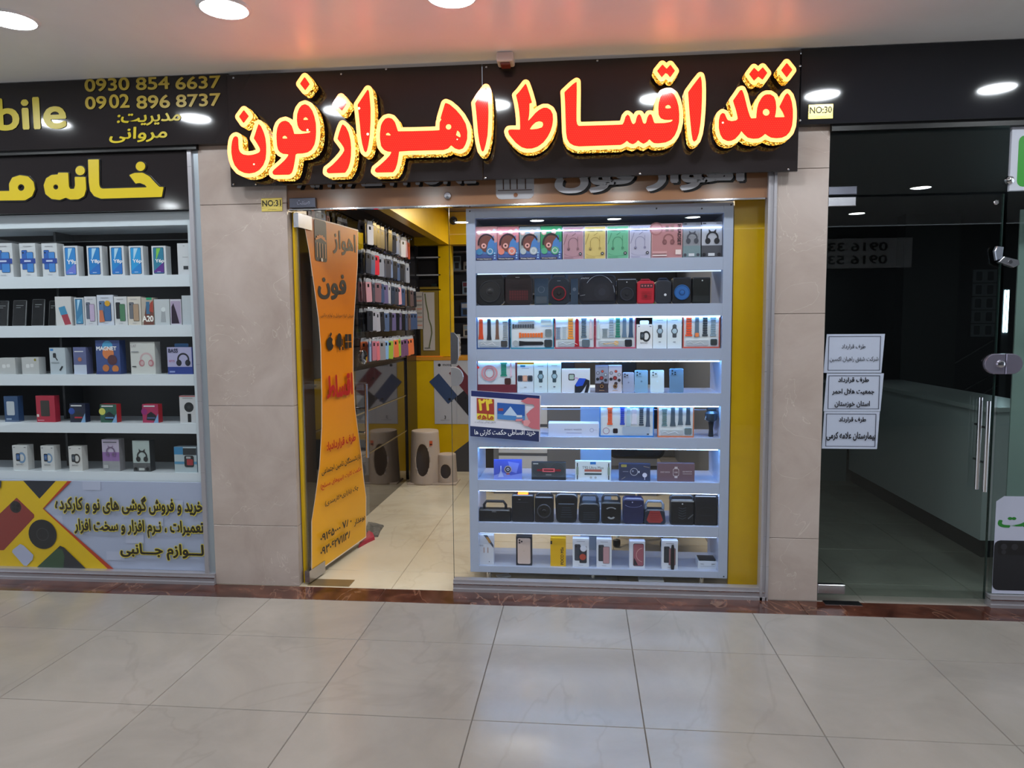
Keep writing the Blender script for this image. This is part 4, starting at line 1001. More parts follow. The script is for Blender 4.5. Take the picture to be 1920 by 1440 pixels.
for k, zt in enumerate(tops):
    x0, x1 = (s0+.06, s1-.06) if k < 3 or k > 5 else (s0+.06, s1-.06)
    G().box(x0, .018, zt-.006, x1, .030, zt-.0005, M('8cc6ff' if 1 < k < 6 else 'c4dcff', .5, 0, LED[k]*1.0)).obj('led_strip', sc)
# rear glass with its rails
for z in (.30, 1.03, 1.56): G().box(s0+.0525, CD+.002, z, s1-.0525, CD+.006, z+.006, M('c8d4e0', .3)).obj('rear_rail', sc)

IY = .128
def Z_(r): return MZ[r]
B = box_item
HB = 'boxed headsets on the top shelf'
for px, bg, c, lb in (((892, 425, 932, 486), 'd89a9c', '4a8fc0', 'headset box with pink top and blue ear cups, first on the top shelf'),
                      ((932.5, 425, 973, 486), 'd88890', 'e88878', 'headset box with pink top and salmon ear cups, second on the top shelf'),
                      ((974, 425, 1013, 485), '9aa4a8', 'b4c0c8', 'headset box with grey top and grey ear cups, third on the top shelf'),
                      ((1013.5, 424, 1053.5, 485), '3a9a68', '58b088', 'headset box with dark green top and green ear cups on the top shelf')):
    B('headset_box', px, IY, Z_(0), .055, bg, lambda A, bg=bg, c=c: art_cartoon(A, bg, c), lb, 'headset box', HB)
for px, bg, dk, lb in (((1055, 425, 1094.5, 484), 'b88f9c', '8a6874', 'mauve wireless headset box between green and yellow boxes'),
                       ((1095.5, 424, 1136, 483), 'd6c078', 'b09a5c', 'yellow wireless headset box on the top shelf'),
                       ((1137.5, 423, 1179, 482), '6fb894', '4a8f70', 'mint green wireless headset box on the top shelf'),
                       ((1180, 422, 1220.5, 480.5), 'b9b8d0', '8e8cac', 'pale lilac wireless headset box on the top shelf')):
    B('headset_box', px, IY, Z_(0), .055, bg, lambda A, bg=bg, dk=dk: art_neck(A, bg, dk), lb, 'headset box', HB)
B('headset_box', (1221.5, 419, 1279.5, 480), IY, Z_(0), .055, 'c08a90', art_wide, 'wide dusty rose box with HEADSET printed sideways', 'headset box', HB)
B('headset_box', (1280.5, 417, 1314, 479), IY, Z_(0), .055, '9298a4', lambda A: art_cat(A, '8c8e98', '7a9098', '4a4c58'), 'grey glossy cat-ear headset box, second from right on the top shelf', 'headset box', HB)
B('headset_box', (1315.5, 416, 1354, 478), IY, Z_(0), .055, '3a3c46', lambda A: art_cat(A, 'b4b8c6', '4c4e58', '202028'), 'dark cat-ear headset box at the right end of the top shelf', 'headset box', HB)

# second shelf: speakers
SPK = 'portable speakers on the second shelf'
speaker((892, 511, 945.5, 571), IY, Z_(1), 'round-cornered black speaker with one big dark cone, first on the second shelf', '1b1b1f', .22, cones=((.0, .42, .36, '2c2c32', '1e1e22'), (.0, .42, .12, '35353b', '141416')), group=SPK)
def dk_red(A):
    A.rect(.15, .16, .85, .46, '5a2026'); A.rect(.15, .46, .85, .50, '2a1c22')
    for k in range(8): A.rect(.15+.09*k, .16, .165+.09*k, .76, '241a20')
    for k in range(6): A.rect(.15, .2+.09*k, .85, .21+.09*k, '2a1c22')
    A.rect(.40, .86, .55, .875, 'a8a8ac')
speaker((946.5, 512, 997.5, 571), IY, Z_(1), 'dark reddish square speaker with a red mesh front on the second shelf', '241a1e', .2, deco=dk_red, group=SPK)
def redcone(A):
    for k in range(8):
        a = 2*PI*k/8; A.line(0.5+.07*math.cos(a), .42+.07*math.sin(a)*A.w/A.h, .5+.26*math.cos(a), .42+.26*math.sin(a)*A.w/A.h, .02, 'c02838')
    A.circ(.5, .42, .07, 'd83040', 12); A.rect(.42, .86, .58, .88, '7a828e')
speaker((1028, 510, 1068, 571), IY, Z_(1), 'dark blue-black speaker with carry loop and a glowing red wheel cone', '1e2633', .28, cones=((0, .42, .31, '8a2230', '1a161c'),), handle=(.16, .68, '46566a'), deco=redcone, group=SPK)
def wide_(A):
    for k in range(5): A.line(.05+.045*k, .86, .09+.045*k, .92, .012, 'aab0bc')
    A.ring(.55, .40, .40, .412, '9aa4b8', 0, 180, 22, 1.15); A.rect(.1, .12, .92, .72, '181a26')
    A.circ(.62, .42, .22, '20222e', 20); A.circ(.62, .42, .1, '2a2c3a', 14); A.line(.03, .30, .16, .33, .008, 'b8bcc8')
speaker((1086, 515, 1155, 570), IY, Z_(1), 'wide black speaker with a thin arched line across its front', '161926', .16, deco=wide_, group=SPK)
speaker((1157, 521, 1193.5, 569), IY, Z_(1), 'black speaker with silver top rim left of the red one', '12131c', .14, cones=((0, .38, .32, '30323e', '1a1c26'),), deco=lambda A: (A.rect(.04, .93, .96, .95, '98a0b4'), A.circ(.5, .84, .03, 'c8ccd4')), group=SPK)
def redfront(A):
    A.rr(.18, .70, .92, .88, .03, '4a2a34')
    for k in range(4): A.circ(.3+.17*k, .79, .05, 'c86a72', 10)
    for k in range(5): A.rect(.26, .22+.075*k, .84, .24+.075*k, '8e1c28')
    A.circ(.5, .34, .09, '7a1420', 12)
speaker((1194.5, 522, 1227, 568), IY, Z_(1), 'small red speaker with a retro radio front', 'b82334', .14, handle=(.10, .5, 'c43042'), deco=redfront, group=SPK)
speaker((1228, 520, 1259.5, 567), IY, Z_(1), 'dark grey cylindrical speaker right of the red one with a small white badge', '2a2c36', .3, deco=lambda A: A.circ(.62, .38, .08, 'd4d8e0', 12), handle=(.10, .5, '2a3850'), group=SPK)
speaker((1260.5, 520, 1297, 567), IY, Z_(1), 'black speaker with a blue cone on the second shelf', '1c1c22', .12, cones=((0, .43, .37, '2a5c9c', '2b66b0'), (0, .43, .13, '2a4f88', '234a80')), group=SPK)
speaker((1298, 520, 1332, 567), IY, Z_(1), 'plain black box speaker at the right end of the second shelf', '0e1214', .06, deco=lambda A: (A.circ(.55, .88, .04, 'c8d0d4', 10), A.rect(.05, .06, .95, .3, '1b2024')), group=SPK)

# third shelf: watch sets
V = lambda *t: t
watchset((894, 593, 955, 651), IY, Z_(2), 'watch set in a navy tray with orange, black and brown straps, third shelf', '2c4f86',
         [(.13, 'e0502a', 0, .30, .98, .13), (.38, '2a3440', 0, .28, .95, .12), (.63, '7a5a4c', 0, .30, .92, .10), (.87, '9aa6b0', 1, .30, .86, .12)], case=('6a6a6c', .84, .16, .10))
watchset((957, 593, 1038.5, 651), IY, Z_(2), 'wide watch set in a turquoise tray with straps lying sideways', '2f8aa8', None,
         horiz=[(.05, .56, .70, .11, '4a4f58', 1), (.20, .76, .42, .13, 'f07838', 1), (.20, .76, .17, .13, '1f2228', 0), (.18, .56, .86, .07, 'c0d0d8', 0)], case=('5a646c', .87, .17, .09), cable=False,
         extra=lambda A: (A.rr(.80, .36, .95, .60, .03, '7a8890'), A.rr(.70, .72, .94, .92, .02, 'd4e6ea'), A.circ(.12, .17, .07, 'aab4bc')))
watchset((1040, 593, 1115, 650), IY, Z_(2), 'watch set in a red tray with orange, red and grey straps', 'b0465a',
         [(.09, '8ca0bc', 1, .30, .68, .09), (.40, 'f6a03c', 1, .30, 1.0, .12), (.56, 'b0182c', 0, .06, .93, .10), (.73, '5a7288', 1, .34, .97, .11), (.90, 'e0d0d8', 0, .3, .95, .07), (.24, 'c4d4e0', 1, .3, .7, .08)], case=('8a9cac', .78, .17, .10))
watchset((1116, 592, 1192, 650), IY, Z_(2), 'watch set in a pink tray with a green strap and a gold watch', 'c05a74',
         [(.24, '9aaab4', 1, .34, .62, .11), (.40, 'a8bcd0', 1, .34, 1.0, .11), (.56, '2f8c78', 1, .34, 1.0, .10), (.72, '6a86a4', 0, .34, 1.0, .10), (.88, '3f5a7c', 0, .34, 1.0, .10), (.08, 'd0e4ea', 0, .3, .9, .06)], case=('4a4e56', .82, .17, .09),
         extra=lambda A: (A.circ(.52, .17, .06, 'e0b880'), A.line(.2, .14, .46, .17, .03, 'd8b890')))
def hb(A): art_band(A)
B('watch_box', (1193.5, 608, 1223.5, 651), IY, Z_(2), .045, 'e6eaee', hb, 'white smart band box with a hanging tab on the third shelf', 'watch box', 'watch boxes', tab='e6eaee')
B('watch_box', (1224, 592, 1250.5, 650), IY, Z_(2), .045, 'e4f0f6', lambda A: art_watch(A, 'e0ecf4', '5a646e', '4a525c', face='a8c4d8'), 'tall white round-watch box, left one of the pair on the third shelf', 'watch box', 'watch boxes')
B('watch_box', (1251, 592, 1278.5, 650), IY, Z_(2), .045, 'e4f0f6', lambda A: (art_watch(A, 'e0ecf4', '4c5660', '4a525c', face='b4cede'), A.circ(.5, .68, .14, '525c66')), 'tall white box with two round watches, right one of the pair', 'watch box', 'watch boxes')
watchset((1280.5, 590, 1349.5, 650), IY, Z_(2), 'watch set in an orange-red tray at the right end of the third shelf', 'c8584a',
         [(.16, 'f0582c', 1, .36, 1.0, .15), (.38, '64788e', 0, .34, 1.0, .12), (.60, '36404c', 1, .36, 1.0, .12), (.82, '8aa4b8', 1, .36, .96, .13)], case=('5a6468', .84, .18, .09), extra=lambda A: A.rr(.33, .34, .43, .46, .02, 'f08a50'))

# fourth shelf
IY4 = .125
o = watchset((894, 677, 968.5, 728), IY4, Z_(3), 'deep maroon gift box with a pink looped strap, first on the fourth shelf', '742a38',
         [(.68, '2a9a84', 1, .52, .97, .13), (.86, 'e0c8dc', 0, .5, .97, .05)], case=('6a4a48', .78, .36, .08), cable=False, d=.05, rimw=.006,
         extra=lambda A: (A.rect(0, .0, 1, .26, '742a38'), A.ring(.32, .62, .16, .21, 'd89aa4', 0, 360, 22, .95), A.ring(.32, .62, .10, .13, 'c8848e', 0, 360, 22, 1.1), A.circ(.04, .8, .03, 'ff3a3a')))
B('watch_box', (969.5, 684, 1000.5, 735), IY4, Z_(3), .045, 'dfeaf2', lambda A: (art_watch(A, 'dbe8f2', '4a5668', '46506a', True), A.rect(.2, .92, .5, 1.0, '3a9ad8')), 'white box with three square watches on the fourth shelf', 'watch box', 'watch boxes')
B('watch_box', (1001, 679, 1026.5, 735), IY4, Z_(3), .045, 'dcf0f8', lambda A: art_watch(A, 'd8eef6', '48606e', '3c5462', face='90b8cc'), 'tall pale box with one round watch, left of its twin on the fourth shelf', 'watch box', 'watch boxes')
B('watch_box', (1027, 678, 1052, 735), IY4, Z_(3), .045, 'dcf0f8', lambda A: (art_watch(A, 'd8eef6', '48606e', '3c5462', face='a0c8dc'), A.rect(.42, .17, .56, .2, '5a6a78')), 'tall pale box with one round watch, right of its twin on the fourth shelf', 'watch box', 'watch boxes')
def bigw(A):
    A.rect(0, 0, 1, 1, 'e6eef8'); A.rect(.03, .05, .97, .94, 'dfe8f6'); A.rr(.24, .52, .46, .80, .04, '20242c'); A.rr(.27, .56, .43, .76, .02, 'b0c8c0'); A.ring(.50, .50, .08, .13, 'd8b8dc', -60, 120)
    A.poly([(.46, .0), (.46, .30), (.60, .55), (.82, .60), (.98, .52), (.98, .30), (.92, .0), (.80, .0), (.88, .35), (.72, .05), (.66, .0)], '20242e'); A.poly([(.48, .34), (.62, .62), (.86, .60), (.74, .30), (.52, .26)], '2a5ae0')
B('watch_box', (1053, 692, 1106.5, 735), IY4, Z_(3), .05, 'e4eaf4', bigw, 'wide white box with a black and blue smart watch breaking its edge', 'watch box', 'watch boxes', rz=.0)
def coll(A, a, b):
    A.rect(0, 0, 1, 1, a); A.rect(0, .34, 1, 1, b)
    for i, (x, z, r, c) in enumerate(((.2, .72, .13, 'aab0c4'), (.55, .78, .11, 'd8584a'), (.80, .66, .12, 'c0ccd8'), (.18, .5, .12, '30323a'), (.48, .54, .16, 'a83a40'), (.80, .46, .12, '3a3a44'), (.55, .34, .13, '4a3a44'))):
        A.circ(x, z, r, '1c1e28', 12); A.circ(x, z, r*.75, c, 12)
    A.circ(.5, .24, .17, '3c2e2a', 14); A.ring(.5, .24, .10, .13, 'c8945a'); A.rect(.3, .08, .7, .1, 'b89060')
B('watch_box', (1116, 685, 1140.5, 735), IY4, Z_(3), .045, '5a5468', lambda A: coll(A, '463c44', '9aa0b8'), 'collage-printed watch box with a dark lower half on the fourth shelf', 'watch box', 'watch boxes')
B('watch_box', (1141, 685, 1166, 735), IY4, Z_(3), .045, 'b8b8c8', lambda A: coll(A, 'd0cedc', 'c8c6d8'), 'collage-printed watch box with a pale lower half on the fourth shelf', 'watch box', 'watch boxes')
phone((1167.5, 698, 1189, 735), IY4, Z_(3), 'silver display phone with three lenses, leftmost and shortest of four', 'aab4d0', logo='6a7490')
phone((1190, 694, 1215, 735), IY4, Z_(3), 'light blue display phone second of four on the fourth shelf', '8fb8d8', logo='52748c')
phone((1219.5, 694, 1245.5, 735), IY4, Z_(3), 'white display phone third of four on the fourth shelf', 'd8ecf4', logo='c0d8e4')
phone((1255.5, 691, 1282, 735), IY4, Z_(3), 'grey-blue display phone with a square camera block, rightmost of four', '6f92b4', '1c2430', 4)

# fifth shelf
def flat_(A): A.rect(0, 0, 1, 1, 'd4dcf2'); A.text('smart watch', .32, .48, .66, .62, '5a628a'); A.rect(.36, .25, .66, .29, '9aa2c4'); A.ring(.86, .5, .03, .04, 'a0a8c8'); A.rect(.9, .49, .97, .51, 'a0a8c8')
B('watch_box', (1028, 794, 1123, 818), IY, Z_(4), .10, 'dfe6f6', flat_, 'long flat white watch box lying on the fifth shelf', 'watch box', 'watch boxes')
qa, qb = at(1088, 900, .60), at(1146, 900, .60)
wp = empty('white_cabinet', ((qa.x+qb.x)/2, .60, 0)); tag(wp, 'tall white cabinet standing right behind the showcase shelves', 'cabinet')
ww = (qb.x-qa.x)/2; G().prism(rrect(-ww, 0, ww, 1.15, .006, 2), 0, .30, M('cfe2f4', .4), .003).obj('body', wp); G().box(-ww+.01, -.006, .40, ww-.01, 0, .41, M('8fa4b8', .4)).obj('door_gap', wp)
watchset((1124.5, 762, 1226, 818), IY, Z_(4), 'large watch set in a bright blue tray on the fifth shelf', '2f7fd0',
         [(.19, 'f06030', 1, .40, .98, .08), (.42, '2848c8', 1, .40, 1.0, .07), (.53, 'b0ccdc', 0, .36, 1.0, .07), (.64, 'dcdcee', 0, .42, .95, .09), (.77, '3f4e60', 1, .38, 1.0, .07), (.89, '50607a', 0, .34, 1.0, .07)], case=('38303a', .29, .20, .045), cable=False,
         extra=lambda A: (A.rr(.42, .1, .92, .34, .02, 'aabcd4'), A.ring(.12, .20, .05, .065, 'b49ab0'), A.rect(.87, .08, .91, .12, '3a4254')))
watchset((1233, 762, 1301, 819), IY, Z_(4), 'watch set in an orange tray with four dark straps on the fifth shelf', 'd07850',
         [(.19, '6a8a90', 1, .36, .94, .12), (.42, '4f6070', 0, .36, 1.0, .13), (.63, '5a6c7e', 0, .40, 1.0, .12), (.84, '48586a', 0, .40, 1.0, .12)], case=('8aa0ac', .84, .20, .10))
q0 = at(1334, 763, .16); zz = Z_(4)
mic = empty('microphone', (q0.x, .165, zz+.0)); tag(mic, 'black karaoke microphone standing at the right end of the fifth shelf', 'microphone')
hm = at(1334, 765, .16).z-zz
G().lathe([(.014, 0), (.015, .004), (.012, hm*.30), (.016, hm*.50), (.016, hm*.52)], (0, 0, 0), M('2a3038', .3, .5), 20).obj('grip', mic, smooth=True)
G().lathe([(.016, hm*.52), (.032, hm*.58), (.036, hm*.70), (.036, hm*.82), (.026, hm*.88), (.024, hm*.9)], (0, 0, 0), M('3c4856', .3, .4), 24).obj('speaker_body', mic, smooth=True)
G().lathe([(.024, hm*.9), (.028, hm*.93), (.028, hm*.98), (.018, hm*1.02), (0, hm*1.03)], (0, 0, 0), M('1c2026', .5), 20).obj('mesh_head', mic, smooth=True)
for k in range(5): G().lathe([(.003, 0), (.003, .004), (0, .004)], (-.036+.002*k, -.012, hm*(.62+.05*k)), M('aab4c0', .3), 8, 'y').obj('button', mic)

# sixth shelf
def blueb(A):
    A.rect(0, 0, 1, 1, '4a5cc8'); A.poly([(0, 0), (1, 0), (1, .3), (.6, .2), (.3, .35), (0, .2)], '8090e0'); A.poly([(.5, .9), (.9, .8), (.8, .3), (.6, .4)], '7a88e0'); A.line(.25, .2, .25, .68, .03, 'c8d0f4'); A.poly([(.15, .12), (.35, .12), (.25, .5)], 'b0bcec')
    A.ring(.5, .5, .10, .13, 'b8a898'); A.circ(.5, .5, .10, '2a3050', 14); A.ring(.5, .5, .03, .05, 'e0e4f0'); A.rect(.44, .24, .56, .30, 'c05a40')
B('watch_box', (926, 862, 979, 903), IY, Z_(5), .03, '3a48b0', blueb, 'glossy violet-blue watch box with a round watch, first on the sixth shelf', 'watch box', 'watch boxes', rz=.10, rx=-.12)
def redx(A):
    A.rect(0, 0, 1, 1, '4c545c'); A.rect(0, 0, 1, .16, '23262c')
    for s_ in (0, 1):
        for k in range(4): A.ring(.24+.52*s_, .58, .06+.04*k, .068+.04*k, '2c3036', 0, 360, 16, 1.0)
    A.rect(.16, .50, .86, .62, '8a2434'); A.rect(.32, .46, .68, .67, 'e86a78'); A.rect(.36, .53, .64, .60, '5a1020'); A.rect(.05, .9, .2, .96, 'c8ccd0'); A.rect(.42, .28, .58, .32, '9aa0a8')
B('watch_box', (996.5, 867, 1061, 903), IY, Z_(5), .035, '23262c', redx, 'dark grey watch box with a glowing red band, second on the sixth shelf', 'watch box', 'watch boxes')
def ultra(A):
    A.rect(0, 0, 1, 1, 'dceaf4'); A.text('T92 Ultra Max', .20, .60, .80, .74, '5a6470', .0); A.rect(.42, .84, .58, .97, '2a7ad0'); A.rect(.26, .46, .74, .58, 'b86a60'); A.rect(.26, .40, .74, .46, 'e4ecf2'); A.rect(.26, .30, .74, .38, '2c4a54')
    for x in (.06, .94): A.rr(x-.03, .28, x+.03, .72, .025, '8aa098'); A.line(x, .05, x, .28, .03, '3a3e44'); A.line(x, .72, x, .92, .03, '3a3e44')
    for x in (.44, .57): A.circ(x, .16, .035, 'b4b8bc', 12)
B('watch_box', (1078.5, 865, 1145.5, 903), IY, Z_(5), .035, 'dceaf4', ultra, 'white watch box printed T92 Ultra Max on the sixth shelf', 'watch box', 'watch boxes')
def navy(A):
    A.rect(0, 0, 1, 1, '343c5c'); A.ring(.48, .54, .11, .125, 'c0c8dc'); A.circ(.44, .58, .03, '8a94b4'); A.rr(.61, .48, .66, .6, .01, 'c0c8dc'); A.rect(.12, .54, .3, .57, '8a92ac'); A.rect(.07, .82, .24, .96, 'b8b060'); A.text('MOST', .09, .85, .22, .93, '3a3a20'); A.circ(.82, .36, .075, 'd4d8f0', 14); A.rect(.81, .08, .83, .3, 'd4d8f0')
    A.line(.78, .88, .97, .8, .01, 'c8b890'); A.line(.08, .1, .2, .24, .01, 'b0a890')
B('watch_box', (1160.5, 870, 1219.5, 904), IY, Z_(5), .035, '2a3150', navy, 'navy watch box with a round dial outline and a yellow tag', 'watch box', 'watch boxes')
def brown_(A):
    A.rect(0, 0, 1, 1, '6e5660'); A.rr(.42, .30, .58, .72, .04, 'd8d0d4'); A.rr(.43, .32, .57, .70, .035, '6e5660'); A.rect(.46, .72, .54, .82, 'd0c8cc'); A.rect(.46, .2, .54, .30, 'd0c8cc'); A.text('8:08', .46, .47, .54, .55, 'e0d8dc')
    A.text('SMART WATCH', .08, .48, .33, .56, 'd8ccd0'); A.text('8.8 WATCH', .68, .52, .92, .6, 'd8ccd0'); A.rect(.68, .42, .93, .45, 'b0a4a8')
B('watch_box', (1232.5, 869, 1302.5, 906), IY, Z_(5), .035, '5c4650', brown_, 'brown-mauve watch box with a white square watch outline', 'watch box', 'watch boxes')

# seventh shelf: speakers
SP7 = 'portable speakers on the seventh shelf'
speaker((896, 940, 958, 982), IY, Z_(6), 'low wide black boombox with a ridged handle, first on the seventh shelf', '15171c', .16, handle=(.42, .66, '1c1e24'), deco=lambda A: A.rr(.42, .80, .56, .88, .02, '8a9098'), group=SP7)
o = speaker((959.5, 928, 1001, 983), IY, Z_(6), 'tall black speaker with an orange lit top on the seventh shelf', '171a22', .08, deco=lambda A: (A.rect(.3, .82, .4, .835, 'aab0bc'), A.rect(.2, .72, .75, .74, '3a4050')), group=SP7)
G().box(-.03, .012, .0, .03, .05, .006, M('ff5a18', .4, 0, 6)).obj('lit_ring', o, (0, 0, at(980, 928, IY).z-Z_(6)+.0005))
speaker((1002.5, 924, 1038, 984), IY, Z_(6), 'black speaker with two antenna-like posts and a silver-cornered cone', '14171f', .1, cones=((0, .45, .34, '3a3e48', '101218'),), handle=(.14, .7, '16191f'), deco=lambda A: [A.rr(x-.05, .38, x+.05, .56, .03, 'a8aeb8') for x in (.28, .72)], group=SP7)
def bars(A):
    A.rr(.14, .66, .86, .84, .06, '0a0e16'); A.rect(.16, .64, .84, .67, '6a7890')
    for k in range(5): A.rect(.24+.02*k, .2+.08*k, .76-.02*k, .215+.08*k, '3a4456')
speaker((1040.5, 926, 1083.5, 984), IY, Z_(6), 'black speaker with a tapered foot and a dark display window', '131820', .2, nar=.06, deco=bars, group=SP7)
speaker((1085, 928, 1124.5, 984), IY, Z_(6), 'black speaker with a wide white-lit handle opening, middle of the seventh shelf', '151b24', .2, handle=(.30, .78, '1c2430'), deco=lambda A: [A.rect(.22, .2+.11*k, .8, .215+.11*k, '4a5666') for k in range(4)], group=SP7)
speaker((1127.5, 928, 1164.5, 985.5), IY, Z_(6), 'black speaker with a square loop handle and a silver smile mark', '14161c', .12, handle=(.26, .84, '20242c'), deco=lambda A: (A.ring(.5, .62, .22, .30, '8a9098', 30, 150, 14, .6), A.ring(.5, .36, .10, .2, '9aa0a8', 200, 340, 12, .8), A.rect(.04, .94, .96, .99, '6a7684')), group=SP7)
speaker((1168, 934, 1207.5, 988), IY, Z_(6), 'round-shouldered speaker coloured blue as if under purple light on the seventh shelf', '20264c', .18, deco=lambda A: (A.ring(.5, .78, .40, .43, '7a82b8', 200, 340, 16, .4), A.circ(.45, .84, .03, 'b8bce0'), A.rect(.05, .92, .95, .95, '6a74a8')), group=SP7)  # purple light is put into the body and mark colours
speaker((1208.5, 940, 1247, 988), IY, Z_(6), 'small speaker with a red front and a grey handle on the seventh shelf', '202a3a', .22, nar=-.05, handle=(.36, .86, '7a8698'), deco=lambda A: (A.poly([(.22, .12), (.78, .12), (.9, .3), (.74, .92), (.26, .92), (.1, .3)], '8e2e30'), [A.rect(.26, .3+.15*k, .74, .32+.15*k, '6a1c22') for k in range(4)]), group=SP7)
def chev(A):
    for k in range(5): A.line(.34, .30+.1*k, .5, .24+.1*k, .025, '3a4250'); A.line(.5, .24+.1*k, .66, .30+.1*k, .025, '3a4250')
    A.rect(.02, .92, .98, .97, 'aab0b8'); A.line(.74, .26, .96, .44, .05, '5a5e66'); A.circ(.5, .84, .03, 'c8ccd4')
speaker((1257, 929, 1301.5, 988), IY, Z_(6), 'black speaker with grey chevrons and a silver top edge', '12151c', .08, handle=(.14, .94, '2a303a'), deco=chev, group=SP7)
speaker((1302.5, 930, 1345, 988), IY, Z_(6), 'plain black speaker with a faint hexagon mark at the right end of the seventh shelf', '14161e', .06, deco=lambda A: (A.ring(.5, .5, .26, .28, '2e3440', 20, 160, 6, .6), A.rect(.25, .34, .78, .355, '2e3440')), group=SP7)

# eighth shelf: phone boxes
PB = 'phone boxes on the bottom shelf of the showcase'
B('phone_box', (896.5, 1003, 925.5, 1064), IY, Z_(7), .05, 'd4dae8', lambda A: (A.rect(0, 0, 1, 1, 'cfd5e4'), A.poly([(.35, 1), (.6, 1), (1, .66), (1, .56)], '4a5264'), A.poly([(.5, .93), (.66, .93), (.86, .76), (.72, .72)], 'b88a50'), A.text('Note', .06, .62, .34, .68, '7a8094'), A.text('11', .36, .40, .66, .58, 'b08c80', -.0), A.circ(.72, .1, .03, '4a5264')), 'white phone box with a gold-striped corner and the number 11, bottom left', 'phone box', PB)
B('phone_box', (967.5, 1006, 997.5, 1064), IY, Z_(7), .05, '1c2028', lambda A: (A.rect(0, 0, 1, 1, '20242e'), A.rr(.09, .05, .92, .95, .1, '8c7c78'), A.rr(.105, .06, .905, .94, .09, 'd0bcb4'), A.circ(.22, .87, .06, '2c2a30', 12), A.circ(.22, .79, .06, '2c2a30', 12), A.circ(.36, .83, .06, '2c2a30', 12), A.circ(.5, .5, .05, 'c4b0a8', 12)), 'black phone box with a rose gold phone back on the bottom shelf', 'phone box', PB)
B('phone_box', (1032, 1009, 1061, 1066), IY, Z_(7), .05, 'd8a800', lambda A: (A.rect(0, 0, 1, 1, 'dcae08'), A.text('POCO M5s', .66, .06, .86, .68, '2c2a1c', .02, rot=90), A.rect(.0, .78, .11, .9, '20242a')), 'yellow phone box printed POCO M5s up its front', 'phone box', PB)
def disp(A, circ):
    art_twophones(A, 'd8deea', '3a3f4c', '30343e'); A.circ(.66, .66, .2, 'd4dcf0', 16) if circ else None
    A.circ(.62, .36, .2, 'b04a38', 14) if circ else None
B('phone_box', (1073.5, 1010, 1104.5, 1066), IY, Z_(7), .05, 'dfe6f2', lambda A: disp(A, True), 'white phone box with a red and a white round badge', 'phone box', PB)
B('phone_box', (1118.5, 1011, 1147, 1067), IY, Z_(7), .05, 'dde4f0', lambda A: art_twophones(A, 'd6dcea', '3c4048', 'b89098'), 'white phone box with a grey and a pink phone printed on it', 'phone box', PB)
B('phone_box', (1180, 1015, 1209.5, 1069), IY, Z_(7), .05, 'd8dcea', lambda A: (A.rect(0, 0, 1, 1, 'd2d6e4'), A.rr(.24, .08, .92, .92, .1, '20222c'), A.rr(.26, .1, .90, .90, .09, '9a5a68'), A.ring(.9, .5, .44, .48, 'c89a98', 100, 260, 14, 1.0), A.poly([(.27, .12), (.55, .12), (.3, .4)], '2a2630')), 'white phone box with a red planet-like phone screen', 'phone box', PB)
o = B('phone_box', (1241, 1014, 1271, 1071), IY, Z_(7), .05, 'dde4f0', lambda A: art_twophones(A, 'd6dcea', '32363e', '9a7078'), 'white phone box with a black watch strap leaning on it', 'phone box', PB)
q = at(1261, 1072, .115); ws = G().prism([(-.008, 0), (.008, 0), (.011, .02), (.010, .12), (.006, .15), (-.006, .15), (-.010, .12), (-.011, .02)], 0, .006, M('16181e', .5), .001).obj('loose_watch_strap')
tag(ws, 'black watch strap leaning on a white phone box, bottom shelf', 'watch strap'); place(ws, q.x, .116, Z_(7))
ob_ = empty('open_box', (at(1326, 1060, .16).x, .15, Z_(7))); tag(ob_, 'small open white box with a dark tray at the bottom right of the showcase', 'box')
G().box(-.055, 0, 0, .055, .10, .045, M('c9d2e0', .4)).obj('body', ob_); G().box(-.048, .008, .045, .048, .094, .052, M('22262c', .4)).obj('tray', ob_)
A = Art(.11, .045); A.text('TYPE C', .12, .5, .32, .7, '3a4050'); A.text('20W', .7, .5, .88, .7, '3a4050'); A.rect(.12, .3, .88, .34, '8a90a0'); A.obj(ob_)
B('earphone_box', (1002, 522, 1028, 571), .36, Z_(1), .04, '8aa4b4', lambda A: (A.rect(0, 0, 1, 1, '8fa8b8'), A.ring(.5, .6, .2, .25, 'c8d8e0'), A.rect(.1, .1, .9, .35, 'b8c4c8')), 'pale blue earphone box standing back between two speakers', 'box', None)
B('earphone_box', (1070, 522, 1084, 571), .36, Z_(1), .04, '9ab0c0', lambda A: (A.rect(0, 0, 1, 1, '92aabc'), A.circ(.5, .6, .25, 'd0dce4')), 'narrow pale box standing back right of the red-wheel speaker', 'box', None)

# offer poster stuck on the glass
a, b = at(883, 828, .02), at(1013, 742, .02); W, Hn = b.x-a.x, .30
po = G().prism([(-W/2-.004, .03), (W/2-.004, 0), (W/2+.004, Hn-.03), (-W/2+.002, Hn)], 0, .001, M('d8dae8', .4), 0).obj('offer_poster', None, ((a.x+b.x)/2, .0235, at(945, 828, .02).z-.0))
tag(po, 'instalment offer poster with a hand holding a blue bank card, stuck on the glass', 'poster')
A = Art(W, Hn); sk = lambda x: -.10*x
def qd(x0, z0, x1, z1, c): A.poly([(x0, z0+sk(x0)), (x1, z0+sk(x1)), (x1, z1+sk(x1)), (x0, z1+sk(x0))], c)
qd(0.01, .885, .99, .995, '1f2a66'); qd(-.01, .10, .98, .30, '24305c')
A.text('خرید اقساطی حکمت کارتی ها', .05, .105, .93, .235, 'e8ecf4', .015)
qd(.09, .44, .34, .56, 'e6d84a'); qd(.09, .56, .34, .86, 'a03c30'); A.text('۲۴', .11, .60, .32, .83, 'e8d040', .04); A.text('ماهه', .10, .425, .33, .555, 'b04a28', .03)
A.text('بدون پیش پرداخت', .06, .355, .36, .405, '4a5068')
